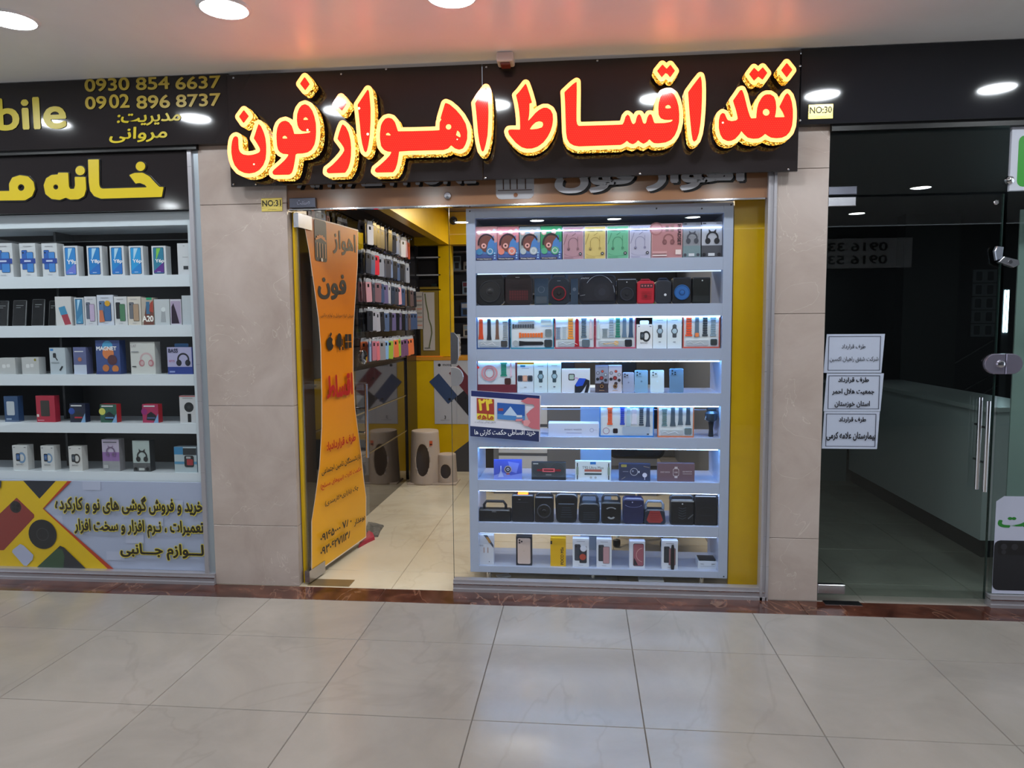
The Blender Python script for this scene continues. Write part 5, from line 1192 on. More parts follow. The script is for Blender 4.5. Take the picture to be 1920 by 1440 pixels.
qd(.385, .48, .78, .80, '2a5cae'); qd(.385, .48, .78, .58, '4a86c8'); A.poly([(.47, .52), (.68, .50), (.575, .69)], 'b8d0ec'); A.rect(.40, .60, .47, .65, '9a4a50'); A.rect(.66, .475, .74, .52, 'd0dcea')
A.poly([(.72, .79), (.82, .86), (.99, .84), (.99, .24), (.88, .26), (.74, .36), (.73, .42), (.84, .40), (.80, .54), (.86, .62), (.92, .68), (.90, .73), (.80, .74)], 'c4707c')
A.poly([(.76, .32), (.82, .30), (.86, .38), (.84, .43), (.76, .42)], 'dc9aa0'); A.poly([(.64, .40), (.72, .40), (.76, .45), (.66, .45)], 'd08890')
A.obj(po, name='printed_sheet')

# things under the showcase
for nm, px, py, wd, dp, ht, rz, lb in (('folded_card', 947, 1084, .085, .05, .012, .5, 'small white card lying tilted under the left of the showcase'), ('power_adapter', 1112, 1096, .16, .05, .03, 0, 'grey power supply lying under the middle of the showcase'), ('power_adapter', 1221, 1100, .15, .06, .04, 0, 'white power supply box lying under the right of the showcase')):
    q = atz(px, py, 0); o = G().prism(rrect(-wd/2, 0, wd/2, ht, .004, 2), 0, dp, M('c8ccd4' if 'white' in lb else '8a8e96', .5), .002).obj(nm)
    tag(o, lb, 'electrical box' if 'power' in nm else 'card'); place(o, q.x, max(.05, q.y), 0.0, rz)

# ------------------------------------------------------------------ left cabinet
LZ = [1.888, 1.587, 1.285, .983, .675]; LB = [1.817, 1.515, 1.216, .920, .617]
LY = .06; lc = empty('shelf_cabinet', (-3.0, LY, 0)); tag(lc, 'white shelf cabinet full of phone boxes in the left shop window', 'cabinet')
l0, l1 = -1.6, -1.933+3.0; LD = .34
m_cab2 = M('d4dee7', .25)
G().box(l0, 0, 2.182, l1, LD, 2.262, m_cab2).obj('top_board', lc)
G().box(l1-.052, 0, .617, l1, LD, 2.1815, m_cab2).obj('side_panel', lc)
for zt, zb in zip(LZ, LB):
    s_ = G().box(l0, .012, zt-.016, l1-.0525, LD, zt, m_cab2).obj('shelf', lc); G().box(l0, 0, zb, l1-.0525, .0118, zt, m_cab2).obj('shelf_lip', s_)
G().box(.02, LD*.5, .675, .035, LD, 2.18, M('2c2f33', .4)).obj('divider', lc)
JY = .085; PX = 'phone boxes on the upper shelf of the left cabinet'
for x0, x1, lb in ((-13, 24, 'white box with two blue phones and a blue stripe, cut by the left edge'), (37.5, 67.5, 'white box with two blue phones and a blue stripe, second from the left edge'), (79, 108, 'white box with two blue phones and a blue stripe, left of the Y9 box')):
    B('phone_box', (x0, 456, x1, 517), JY, LZ[0], .065, 'c9cdd0', lambda A: art_twophones(A, 'ccd2d8', '2a62b8', '3f84d0', '24459c'), lb, 'phone box', PX)
for x0, x1, t, c1, c2, lb in ((119.5, 146.5, 'Y9s', '2f86d0', '6a78d0', 'phone box with a blue screen printed Y9s'), (163.5, 192, 'Y8p', '1f7ec8', '2a6cc0', 'phone box with a blue screen printed Y8p, left one of two'), (206.5, 233, 'Y8p', '1f84cc', '2a70c4', 'phone box with a blue screen printed Y8p, right one of two'),
                             (242.5, 269, 'Y6p', '2a98d8', '2380cc', 'phone box with a blue screen printed Y6p'), (285, 311.5, 'Y6p', '2a7a9a', '5b2f8a', 'phone box with a green and violet screen printed Y6p')):
    B('phone_box', (x0, 461, x1, 516), JY, LZ[0], .055, 'c4c8cc', lambda A, t=t, c1=c1, c2=c2: art_phone(A, c1, c2, t, bg='cdd3da'), lb, 'phone box', PX)
B('phone_box', (333, 456, 359, 514), JY, LZ[0], .055, 'c8ccd0', lambda A: (A.rect(0, 0, 1, 1, 'c8ccd2'), A.rect(.35, .55, .75, .57, '9a9ea4'), A.rect(.4, .17, .75, .28, '2a2e34'), A.rect(.42, .90, .55, .93, 'a8acb2')), 'plain white phone box at the right end of the upper left shelf', 'phone box', PX)
PH = 'dark display phones on the second left shelf'
def bar(px, lb, col='1b1d20', rz=0, rx=-.14):
    X, w, h = dimz(*px, .10, LZ[1])
    o = G().prism(rrect(-w/2, 0, w/2, h, .005, 3), 0, .009, M('8a8e92', .3, .6), .0015).obj('display_phone')
    G().prism(rrect(-w/2+.003, .003, w/2-.003, h-.003, .004, 3), -.0006, .001, M(col, .12)).obj('screen', o)
    A = Art(w, h, -.0007); A.rect(.25, .78, .8, .80, '7a8084'); A.rect(.25, .70, .6, .72, '6a7074'); A.obj(o, name='screen_text')
    tag(o, lb, 'phone', PH); place(o, X, .10, LZ[1], 0, rx)
bar((-10, 563, 12, 608), 'dark phone with a pale edge, cut by the left edge'); bar((21, 562, 46, 606), 'dark display phone with silver rim, second from the left edge'); bar((57, 560, 80, 606), 'dark display phone left of the darkest one', '15171a'); bar((89, 563, 103, 607), 'darkest narrow display phone left of the red-blue box', '101214')
P2 = 'phone boxes on the second shelf of the left cabinet'
for px, c, fn, lb in (((104, 556, 134, 609), 'c4c4c4', lambda A: (A.rect(0, 0, 1, 1, 'c8cacc'), A.poly([(.2, .62), (.6, .68), (.95, .05), (.55, .02)], 'a03a4a'), A.poly([(.2, .62), (.6, .68), (.76, .40), (.33, .36)], '3c8ab4')), 'white box with a slanting red and blue phone on the second left shelf'),
    ((140, 558, 158, 608), 'aab4bc', lambda A: art_phone(A, '3a7ca8', '4a90b8', bg='b8c0c8'), 'narrow phone box with a sea-blue screen'),
    ((159, 556, 181, 609), 'c4c8ce', lambda A: art_twophones(A, 'c6cad2', '5a6478', 'b8a8c8'), 'white phone box with a lilac phone, left of the gold-sticker box'),
    ((182.5, 553, 213, 609), 'c6ccd6', lambda A: (art_twophones(A, 'c4ccda', '54749c', '3a6498'), A.poly([(.12, .1), (.45, .12), (.35, .5), (.15, .5)], 'c07050'), A.circ(.66, .72, .17, 'c89a28', 16)), 'white phone box with a round gold sticker'),
    ((214.5, 556, 238.5, 609), 'c8ccd0', lambda A: art_twophones(A, 'c8ccd0', '202428', '4a7c5c'), 'white phone box with a black and a green phone'),
    ((239.5, 556, 264.5, 609), 'c8c4bc', lambda A: art_twophones(A, 'cac6be', '6a6e76', 'a89078'), 'white phone box with a beige phone, left of the A20 box'),
    ((265.5, 558, 288, 609), 'b8b0a4', lambda A: (A.rect(0, 0, 1, 1, 'b0a89e'), A.poly([(.1, 0), (1, 0), (1, .75), (.4, .75)], '6a4038'), A.poly([(.4, .4), (.7, .4), (.7, .85), (.4, .85)], '3a6a90'), A.poly([(.65, .5), (1, .45), (1, .9), (.75, .8)], 'a04438'), A.text('A20', .04, .12, .98, .34, 'f4f4f0', .03), A.rect(.45, .92, .9, 1.0, '28a070')), 'phone box printed A20 with a green tag on top'),
    ((289.5, 561, 318, 609), 'bcc4c8', lambda A: (A.rect(0, 0, 1, 1, 'bac2c8'), A.poly([(.4, .1), (.75, .1), (.7, .6), (.5, .7)], '9aa0a6'), A.circ(.6, .6, .15, 'd0d8dc', 12)), 'pale grey phone box right of the A20 box'),
    ((319.5, 561, 340, 608), 'c0c2cc', lambda A: (A.rect(0, 0, 1, 1, 'c4c4d0'), A.rr(.05, .04, .95, .93, .1, 'a89ab8'), A.poly([(.08, .05), (.8, .05), (.55, .5), (.3, .85), (.12, .7)], '2a1c30')), 'phone box with a dark curved shape on a lilac screen'),
    ((341.5, 554, 360.5, 609), 'b4bec6', lambda A: A.rect(0, 0, 1, 1, 'b6c0c8'), 'blank pale box at the right end of the second left shelf')):
    B('phone_box', px, JY, LZ[1], .05, c, fn, lb, 'phone box', P2)
P3 = 'accessory boxes on the third shelf of the left cabinet'
pods = lambda A: (A.rect(0, 0, 1, 1, 'b4b8ba'), A.rr(.25, .38, .45, .6, .05, 'd4d8da'), A.rr(.5, .42, .7, .62, .05, 'd0d4d6'))
for px, c, fn, lb, tb in (((-4, 671, 29, 702), 'b4b8ba', pods, 'low white earbud box cut by the left edge', None), ((41, 670, 73, 702), 'b8bcbe', lambda A: (pods(A), A.circ(.80, .85, .07, '8a8430')), 'low white earbud box with a gold dot sticker', None),
    ((93.5, 652, 123, 701), 'b4c0c8', lambda A: (A.rect(0, 0, 1, 1, 'b0bec8'), A.rect(.05, .88, .25, .96, '3a80c0'), A.rr(.22, .62, .42, .8, .06, '22282e'), A.line(.36, .65, .5, .52, .06, '22282e'), A.line(.62, .14, .8, .3, .1, '22282e'), A.rect(.1, .42, .6, .46, '8a98a0')), 'white box with a black earbud printed on it, third left shelf', None),
    ((138, 651, 162, 701), '5a6088', lambda A: (A.rect(0, 0, 1, 1, '5c6490'), A.rect(0, 0, 1, .35, 'b8c4d8'), A.rect(.1, .82, .8, .86, 'c8ccd8'), A.circ(.5, .55, .16, 'a06a58')), 'violet-blue box in the middle of the third left shelf', None),
    ((180, 638, 225, 701), '3a4c80', lambda A: (A.rect(0, 0, 1, 1, '3c5088'), A.circ(.5, .82, .22, '4a9ac8'), A.circ(.52, .62, .24, 'c87848', 16), A.text('MAGNET', .04, .70, .88, .82, 'e8ecf0', .03), A.circ(.68, .42, .2, '50303a'), A.circ(.4, .18, .14, 'b8703c'), A.circ(.8, .16, .14, 'c07840'), A.rect(0, 0, 1, .08, '2a3c78')), 'dark blue box printed MAGNET on the third left shelf', None),
    ((245, 641, 291, 703), 'c8ccc8', lambda A: (A.rect(0, 0, 1, 1, 'c4c8c6'), hp(A, .64, .46, .26, 'c0a8ac', 'b07880'), A.text('C.A.T', .05, .84, .25, .92, '8a7a88'), A.rect(.06, .22, .22, .25, '30343a'), A.rect(.05, .68, .35, .71, '8a9098')), 'large white box with pink headphones on the third left shelf', None),
    ((314, 651, 361, 703), '2a3c80', lambda A: (A.rect(0, 0, 1, 1, '2c408c'), A.rect(.0, .27, .98, 1, 'a8a8cc'), hp(A, .64, .55, .24, '282a34', '1e2028'), A.text('BASS', .06, .80, .44, .95, '2a2c48', .02), A.text('8775', .08, .45, .3, .52, 'b85a78'), A.rect(.08, .06, .3, .12, '8a9ad0')), 'blue and white BASS headphone box at the right of the third left shelf', '3c6ca0')):
    B('accessory_box', px, JY, LZ[2], .06, c, fn, lb, 'box', P3, tab=tb)
P4 = 'accessory boxes on the fourth shelf of the left cabinet'
def car(A, a, b, c): A.rect(0, 0, 1, 1, a); A.circ(.12, .6, .2, b, 14); A.poly([(.25, .15), (.9, .1), (.85, .4), (.55, .6), (.3, .45)], '1c2228'); A.rect(.3, .22, .8, .3, c); A.rect(.1, .86, .8, .93, 'c8ccd0'); A.poly([(.7, 0), (1, 0), (1, .5)], '78a0c8')
for px, c, fn, lb in (((8, 743, 34, 790), '22406a', lambda A: (A.rect(0, 0, 1, 1, '23456f'), A.rr(.18, .26, .75, .80, .08, 'b4bec8'), A.rect(.12, .08, .5, .14, '8aa0bc')), 'dark blue box with a pale window on the fourth left shelf'),
    ((68, 742, 103, 790), 'a02238', lambda A: (A.rect(0, 0, 1, 1, 'a6243c'), A.rr(.24, .22, .72, .82, .05, '34302c'), A.rect(.05, .05, .4, .09, 'd08090'), A.rect(.02, .2, .14, .3, 'd8d4d0')), 'crimson case box with a dark window on the fourth left shelf'),
    ((131, 757, 160, 791), '1c2440', lambda A: car(A, '1c2238', '2a4a9a', 'b03040'), 'small dark box with a blue and red gadget, third on the fourth left shelf'),
    ((188, 758, 219, 792), 'b02c34', lambda A: car(A, '2e5a4c', 'c8c860', '5a8ab8'), 'small green box with a yellow burst on the fourth left shelf'),
    ((267, 758, 297, 792), 'b02c38', lambda A: car(A, 'a03058', '8a2a70', '4a5a80'), 'small magenta box on the fourth left shelf'),
    ((337, 742, 369, 796), 'c4c4c8', lambda A: (A.rect(0, 0, 1, 1, 'c4c6ca'), A.circ(.55, .58, .28, '26282c', 20), A.circ(.55, .58, .10, '3a3c40', 14), A.rect(.46, .03, .66, .34, '1e2024'), A.rect(0, .97, 1, 1, 'a83c40'), A.rect(.2, .9, .8, .915, '4a4c50')), 'white box with a black hand fan at the right of the fourth left shelf')):
    B('accessory_box', px, JY, LZ[3], .045, c, fn, lb, 'box', P4)
P5 = 'boxes on the lowest shelf of the left cabinet'
for px, c, fn, lb in (((24, 835, 52, 881), 'c2c4c4', lambda A: art_band(A, 'c2c6c8', '6a8cb0', '2a5a98'), 'white band box with a pale blue strap, left one of two on the lowest shelf'),
    ((77, 836, 102, 881), 'c2c4c4', lambda A: art_band(A, 'c2c6c8', '6a8cb0', '2a5a98'), 'white band box with a pale blue strap, right one of two on the lowest shelf'),
    ((129, 837, 154, 882), 'c4c4c2', lambda A: art_band(A, 'c4c6c6', '3a3634'), 'white band box with a black strap on the lowest left shelf'),
    ((192, 824, 224, 882), '8a8a90', lambda A: (A.rect(0, 0, 1, 1, 'b0a8c0'), A.rect(0, .32, 1, .6, '8868a0'), A.rect(0, 0, 1, .32, '90949a'), hp(A, .5, .62, .26, '6a5a78', '7a5a90', '8a7a98'), A.rect(.08, .1, .34, .2, 'b0b4b8'), A.rect(.1, .9, .9, .93, '50505a')), 'grey and purple cat-ear headphone box on the lowest left shelf'),
    ((249, 826, 281, 884), '30343a', lambda A: (A.rect(0, 0, 1, 1, 'a4b4b4'), A.rect(0, 0, 1, .28, '54585c'), hp(A, .55, .50, .30, '26282c', '1e2024', '26282c'), A.rect(.35, .04, .68, .12, 'b0b8b8'), A.circ(.16, .09, .1, '1a1c20', 10), A.circ(.85, .09, .1, '1a1c20', 10)), 'dark cat-ear headphone box with grey front on the lowest left shelf'),
    ((327, 838, 369, 885), '8a98a4', lambda A: (A.rect(0, 0, 1, 1, 'a8b8c0'), A.rect(0, .70, .4, 1, '3a80b0'), A.rect(.4, .68, 1, .95, '2a3036'), A.rect(0, .32, 1, .42, '4a88b0'), A.rr(.45, .2, .88, .66, .08, '22262c'), A.rr(.56, .28, .84, .52, .04, '9a3038'), A.rect(.54, .54, .74, .62, 'a8b0b4')), 'blue and white speaker box at the right of the lowest left shelf')):
    B('accessory_box', px, JY, LZ[4], .055, c, fn, lb, 'box', P5)

# ------------------------------------------------------------------ inside the middle shop
WX = -1.412
wl = empty('trim_6', (WX, 1.7, 0)); struct(wl, 'dark mirror-polished cladding along the lower left wall of the shop')
for a, b, z0, z1 in ((-1.35, 1.30, 0, .50), (-1.35, 1.30, .515, .86), (-1.35, 1.30, .875, 1.22)):
    G().box(-.006, a, z0, .004, b, z1-.002, m_mirrorwall).obj('panel', wl)
for z in (.5, .86): G().box(-.004, -1.35, z, .007, 1.30, z+.012, M('a89878', .25, .7)).obj('metal_strip', wl)
G().box(-.006, 1.30, 0, .02, 1.72, 2.72, M('17161a', .25)).obj('end_panel', wl)
G().box(-.006, -1.35, 1.9, .004, -.85, 2.74, m_yellow).obj('yellow_panel', wl)
rack = empty('case_rack', (WX, 1.7, 0)); tag(rack, 'dark slatted wall rack with rows of chrome hooks for phone cases', 'display rack')
for k in range(9):
    z = 1.25+k*.165; G().box(.0, -.84, z, .012, 1.30, z+.155, M('34302e', .4)).obj('slat', rack)
ROWS = [(2.36, .42, 2.52), (2.14, .9, 2.45), (1.925, .9, 2.72), (1.705, .9, 2.72), (1.475, .9, 2.55)]
CC = ['1e2026', '23262e', '2c3444', '3a4a6a', '8a8e98', 'c8c8cc', '5a4a4a', '7a5a62', 'c0909a', '4a5a78', '2a2a2e', '6a7a98', '16181c', '3e3e48', '9a9aa4', '5c5478', '1e2026', '2c3444', '23262e', '4a5a78', '3e3e48', '16181c', '2c3444']
CN = {'1e2026': 'black', '23262e': 'black', '2c3444': 'dark blue', '3a4a6a': 'blue', '8a8e98': 'grey', 'c8c8cc': 'white', '5a4a4a': 'brown', '7a5a62': 'mauve', 'c0909a': 'pink', '4a5a78': 'blue', '2a2a2e': 'black', '6a7a98': 'pale blue', '16181c': 'black', '3e3e48': 'dark grey', '9a9aa4': 'grey', '5c5478': 'violet', '5a80b0': 'blue', 'c89aa4': 'pink', 'c86a78': 'pink', '7aa0c8': 'sky blue', '6a4a6a': 'plum', '8a8a90': 'grey', 'c86a40': 'orange', '90a838': 'lime', 'b07080': 'rose'}
_pk = {}
def pack(ci):
    if ci in _pk: return _pk[ci]
    g = G(); g.prism(rrect(-.038, 0, .038, .150, .009, 2), 0, .011, M(ci, .3), .002)
    g.prism([(-.036, .1505), (.036, .1505), (.026, .178), (-.026, .178)], .002, .005, M('a4aab2', .15), 0)
    g.box(-.016, -.0006, .112, .006, .0, .136, M('17181c', .2))
    _pk[ci] = g.mesh('phone_case_pack'); return _pk[ci]
special = {(1, 0): ('c81a36', 'bright red phone case hanging in the second row'), (0, 9): ('b83a2a', 'orange-red phone case at the end of the top row of hooks')}
random.seed(3); npk = 0
for r, (z, y0, y1) in enumerate(ROWS):
    n = int((y1-y0)/.108)
    for k in range(n):
        y = y0+(k+.5)*(y1-y0)/n; near = y < 1.16
        tip = .05 if near else .215
        G().tube([(.012, y-1.7, z), (tip, y-1.7, z), (tip+.006, y-1.7, z+.012)], .0022, m_chrome, 5).obj('hook', rack)
        dep = [.032] if near else ([.195, .165, .13] if r < 4 else [.195, .15])
        base = random.choice(CC)
        for j, dx in enumerate(dep):
            if npk >= 290: break
            c = base if random.random() < .6 else random.choice(CC)
            if r == 0 and k in (2, 3): c = ('5a80b0', 'c89aa4')[k-2]
            if r == 4: c = random.choice(['c86a78', '7aa0c8', '6a4a6a', '8a8a90', 'c86a40', '90a838', 'b07080'])
            lab = (CN.get(c, 'coloured')+' phone case, '+['outermost', 'second', 'innermost'][j]+' on the '+ORD[k]+' hook from the door, '+ORD[r]+' rack row'); grp = 'phone cases on the wall rack'
            if r == 1 and k == 4 and j == 0: c, lab = 'c81a36', 'bright red phone case in the second row of the wall rack'
            if r == 0 and k == n-1 and j == 0: c, lab = 'b04028', 'rust-orange phone case at the far end of the top row'
            if r == 0 and k == 7 and j == 0: c, lab = 'd8d8dc', 'white phone case in the top row right of the orange banner'
            o = bpy.data.objects.new('phone_case', pack(c)); COL.objects.link(o)
            o.location = (WX+dx, y, z-.173+random.uniform(-.008, .004)); o.rotation_euler = (0, random.uniform(-.08, .08), PI/2+random.uniform(-.55, .12))
            tag(o, lab, 'phone case', grp); npk += 1
# ceiling beam and lintel
struct(G().box(-1.12, .10, 2.42, -1.03, 3.44, 2.755, m_yellow).obj('trim_7', None))
struct(G().box(-1.40, 3.45, 2.42, 1.48, 3.60, 2.755, m_yellow).obj('trim_8', None))
q = at(848, 412, 3.38); cm = empty('dome_camera', (q.x, 3.45, q.z)); tag(cm, 'small black dome camera on the yellow lintel', 'camera')
G().lathe([(.038, 0), (.034, .012), (.026, .03), (.01, .04), (0, .042)], (0, 0, 0), M('101014', .1), 20, 'y').obj('dome', cm, smooth=True)
G().torus((0, -.004, 0), .038, .005, M('2a2a30', .4)).obj('collar', cm, smooth=True)
# yellow column
struct(G().box(-1.145, 3.46, 1.24, -1.01, 3.60, 2.415, m_yellow).obj('trim_9', None))
# black wall shelf unit above the counter
q0, q1 = at(787, 543, 3.5), at(822, 440, 3.5)
bs = empty('black_wall_shelf', ((q0.x+q1.x)/2, 3.46, q0.z)); tag(bs, 'black wall shelf unit with pale shelf edges behind the counter, nearly empty', 'shelf')
hw = .13; hh = .58
G().box(-hw, .10, 0, hw, .12, hh+.15, M('141216', .4)).obj('back_panel', bs); G().box(-hw, 0, -.012, hw, .10, 0, M('141216', .4)).obj('base_board', bs)
for z in (.145, .33): G().box(-hw, 0, z, hw, .10, z+.012, M('a4a6ac', .3)).obj('shelf', bs)
o = G().prism(rrect(-.03, 0, .03, .06, .006, 2), 0, .03, M('1c2a28', .3), .003).obj('game_pad'); tag(o, 'small dark boxed gadget on the black wall shelf', 'gadget'); place(o, bs.location.x+.05, 3.49, bs.location.z)
for x0, y0, x1, y1, lb, gcol in ((780, 547, 793, 617, 'tall narrow printed card sheet left of the gnarled branch poster', 0), (794, 548, 814, 657, 'tall white poster with a twisting green branch', 1)):
    a, b = at(x0, y1, 3.45), at(x1, y0, 3.45); W, Hn = b.x-a.x, b.z-a.z
    o = G().prism([(-W/2, 0), (W/2, 0), (W/2, Hn), (-W/2, Hn)], 0, .004, M('b4aca4', .5), 0).obj('wall_poster', None, ((a.x+b.x)/2, 3.45, a.z)); tag(o, lb, 'poster')
    A = Art(W, Hn)
    if gcol:
        P = [(.2, .98), (.3, .8), (.45, .65), (.5, .55), (.7, .42), (.75, .3), (.6, .15), (.5, .05)]
        for p, q_ in zip(P[:-1], P[1:]): A.line(*p, *q_, .10, '5a6038')
        A.rect(.1, .03, .6, .05, '6a6a68')
    else:
        for k in range(8): A.rect(.15, .08+.11*k, .85, .12+.11*k, ('c08a7a', '8a8680')[k % 2])
    A.obj(o)
struct(G().box(-1.35, 3.46, 1.24, -1.15, 3.50, 1.98, M('7a6418', .5)).obj('trim_10'))
# counter
cq = at(778, 668, 3.43); ct = empty('yellow_counter', (-.3, 3.43, 0)); tag(ct, 'yellow fronted service counter with a phone poster at the back of the shop', 'counter')
G().box(-1.095, 0, 0, .35, .55, 1.20, m_yellow).obj('counter_body', ct)
G().box(-1.105, -.01, 1.2005, .36, .57, 1.235, M('c98a28', .3)).obj('counter_top', ct)
A = Art(1.445, 1.2); u = lambda px, py: ((at(px, py, 3.43).x+1.395)/1.445, at(px, py, 3.43).z/1.2)
a, b, c = u(822, 888), u(838, 858), u(880, 826); A.poly([(a[0], 0), (1, 0), (1, c[1]), (c[0], c[1]), (b[0], b[1]), (a[0], max(.0, a[1]))], '3a383c')
A.obj(ct, (-.3725, 0, 0), 'dark_kick_panel')
a, b = at(815, 795, 3.42), at(882, 672, 3.42); W, Hn = .46, b.z-a.z
mp_ = G().prism([(-W/2, 0), (W/2, 0), (W/2, Hn), (-W/2, Hn)], 0, .003, M('b9b9be', .4), 0).obj('phone_poster', None, (a.x+W/2, 3.425, a.z))
tag(mp_, 'white poster with three slanting phones, lettered moto, on the yellow counter', 'poster'); A = Art(W, Hn)
A.circ(.13, .90, .035, '1a1a20', 14); A.text('moto', .21, .885, .40, .92, '3a3a40', .01)
def sl(x, z, w, h, c, cam_=True):
    k = A.h/A.w; ca, sa = .766, .643; P = [(-w, -h), (w, -h), (w, h), (-w, h)]
    A.poly([(x+(p[0]*ca-p[1]*sa), z+(p[0]*sa+p[1]*ca)/k) for p in P], c)
sl(.22, .54, .15, .34, '33466a'); sl(.70, .66, .15, .36, '6a2a34'); sl(.80, .28, .15, .34, '24242c')
for cx, cz in ((.36, .38), (.56, .70), (.74, .40)): A.circ(cx, cz, .03, '14141c', 12); A.circ(cx+.05, cz-.03, .018, '14141c', 10)
A.text('3', .23, .08, .27, .13, '1a1a20'); A.rect(.14, .06, .36, .065, '8a8a90'); A.rect(.525, 0, .53, 1, '9a9aa0')
A.obj(mp_, name='printed_sheet')
q = at(802, 663, 3.55); o = G().prism([(-.19, 0), (.19, 0), (.15, .012), (-.15, .012)], -.02, .22, M('e08428', .4), .002).obj('orange_folder'); tag(o, 'orange folder lying on the yellow counter', 'folder'); place(o, q.x, 3.47, 1.2355)
for k in range(9):
    q = at(848, 664, 3.6); o = G().prism(rrect(-.075+.003*(k % 3), 0, .075+.003*(k % 2), .026, .003, 2), 0, .14, M(('b8bcc0', 'a4a8ae', '98a0a4')[k % 3], .5), .002).obj('goods_packet')
    tag(o, 'flat pale packet in the stack on the yellow counter, '+ORD[k]+' from the bottom', 'packet', 'stack of packets on the counter'); place(o, q.x, 3.56, 1.2355+.0265*k)
# shelves with small goods right of the column
rs = empty('rear_wall_shelves', (-.30, 4.42, 0)); tag(rs, 'dark rear wall of shelves with small hanging goods behind the counter', 'shelf')
G().box(-.9, 0, 1.2, 1.75, .02, 2.74, M('2c2c31', .4)).obj('back_panel', rs)
for z in (1.42, 1.66, 1.92, 2.20, 2.42): G().box(-.9, -.16, z, 1.75, 0, z+.015, M('8a8c92', .35)).obj('shelf', rs)
G().box(-.45, -.158, 2.185, .95, -.150, 2.199, M('9fc8ff', .5, 0, 7)).obj('led_strip', rs)
random.seed(11)
GC = ['c4c8cc', 'aab0b8', '6a9a38', '3a3e46', 'd0d4d8', '7a3040', '4a6a98', '90a4b4', 'b8b0a0']
for zi, z in enumerate((1.435, 1.675, 1.935, 2.215)):
    x = -1.14; cnt = 0
    while x < 1.3:
        w_ = random.uniform(.06, .10); h_ = random.uniform(.10, .17)
        if random.random() < .75:
            c = random.choice(GC); o = carton('accessory_packet', w_, h_, .03, c)
            A = Art(w_, h_); A.rect(.1, .62, .9, .92, random.choice(GC)); A.rr(.25, .12, .75, .52, .08, '2a2c32'); A.obj(o)
            cnt += 1; tag(o, 'small accessory packet on the rear wall, '+ORD[cnt-1]+' from the left, '+ORD[zi]+' shelf from the bottom', 'packet', 'packets on the rear wall shelves'); place(o, x+w_/2, 4.30, z+.001)
        x += w_+random.uniform(.01, .06)
# step stool
st = empty('step_stool', (*atz(800, 905, 0).xy, 0)); st.location = (at(815, 900, 2.9).x, 2.90, 0); tag(st, 'beige plastic double step stool with oval openings on the shop floor', 'stool')
m_st = M('b3a293', .45)
def drum(x, R0, R1, h, hole, nm):
    n = 84; rows = 34; prof = [(R0+(R1-R0)*((i/rows)**1.0), h*i/rows) for i in range(rows+1)]
    vs = []; fs = []
    for r_, z in prof:
        for k in range(n): t_ = 2*PI*k/n-PI/2; vs.append((x+r_*math.cos(t_), r_*math.sin(t_), z))
    for i in range(len(vs)):                          # pull the rim of the opening onto its ellipse
        k = i % n; t_ = 2*PI*k/n; t_ = t_-2*PI if t_ > PI else t_; z = vs[i][2]
        e = math.hypot(t_*R0/hole[0], (z-hole[2])/hole[1])
        if .86 < e < 1.16:
            t2 = t_/e-PI/2; z2 = hole[2]+(z-hole[2])/e; rr_ = R0+(R1-R0)*z2/h; vs[i] = (x+rr_*math.cos(t2), rr_*math.sin(t2), z2)
    for i in range(rows):
        for k in range(n):
            t_ = 2*PI*(k+.5)/n; t_ = t_-2*PI if t_ > PI else t_; zc = h*(i+.5)/rows
            if ((t_*R0)/hole[0])**2+((zc-hole[2])/hole[1])**2 < 1: continue
            fs.append((i*n+k, i*n+(k+1) % n, (i+1)*n+(k+1) % n, (i+1)*n+k))
    k0 = len(vs)
    for rr_, zz_ in ((R1*.97, h+.006), (R1*.55, h+.010)):
        for k in range(n): t_ = 2*PI*k/n-PI/2; vs.append((x+rr_*math.cos(t_), rr_*math.sin(t_), zz_))
    for k in range(n):
        fs.append((rows*n+k, rows*n+(k+1) % n, k0+(k+1) % n, k0+k)); fs.append((k0+k, k0+(k+1) % n, k0+n+(k+1) % n, k0+n+k))
    fs.append([k0+n+k for k in range(n)])
    o = G().add(vs, fs, m_st).obj(nm, st, smooth=True)
    md = o.modifiers.new('thickness', 'SOLIDIFY'); md.thickness = .006; md.offset = -1
    return o
tall = drum(-.09, .158, .135, .52, (.078, .160, .25), 'tall_seat'); drum(.128, .105, .090, .285, (.062, .070, .13), 'low_step')
g = G(); g.prism([(-.30+.3*0, 0)]*0 or rrect(-.252, 0, .240, .014, .006, 2), -.13, .13, m_st, .003); g.obj('base_rim', st)
A = Art(.03, .06); A.rect(0, .2, 1, 1, 'd05a30'); A.rect(.1, .3, .9, .5, '2a2422'); A.poly([(0, .2), (.4, .2), (.1, 0)], 'd05a30'); A.obj(tall, (-.005, -.125, .38), 'price_tag')
# floor bits
def rag(name, pts, col, lb, cat, h=.012):
    P = [atz(*p, 0) for p in pts]; cx = sum(p.x for p in P)/len(P); cy = sum(p.y for p in P)/len(P); n = len(P); random.seed(len(lb))
    vs = [(p.x-cx, p.y-cy, 0) for p in P]+[((p.x-cx)*.93, (p.y-cy)*.93, h*random.uniform(.5, 1.2)) for p in P]+[(0, 0, h*1.3)]
    fs = [(i, (i+1) % n, n+(i+1) % n, n+i) for i in range(n)]+[(n+i, n+(i+1) % n, 2*n) for i in range(n)]
    o = G().add(vs, fs, M(col, .7) if isinstance(col, str) else col).obj(name, None, (cx, cy, 0.0005)); tag(o, lb, cat); return o
m_rag = stone('rag_cloth', [(.3, '47443f'), (.7, '7a756c')], 18, .9)
rag('doormat', [(688, 1000), (697, 1008), (709, 1007), (713, 997), (720, 987), (705, 984), (690, 983), (686, 990)], m_rag, 'crumpled grey rag on the floor behind the open door', 'rag', .02)
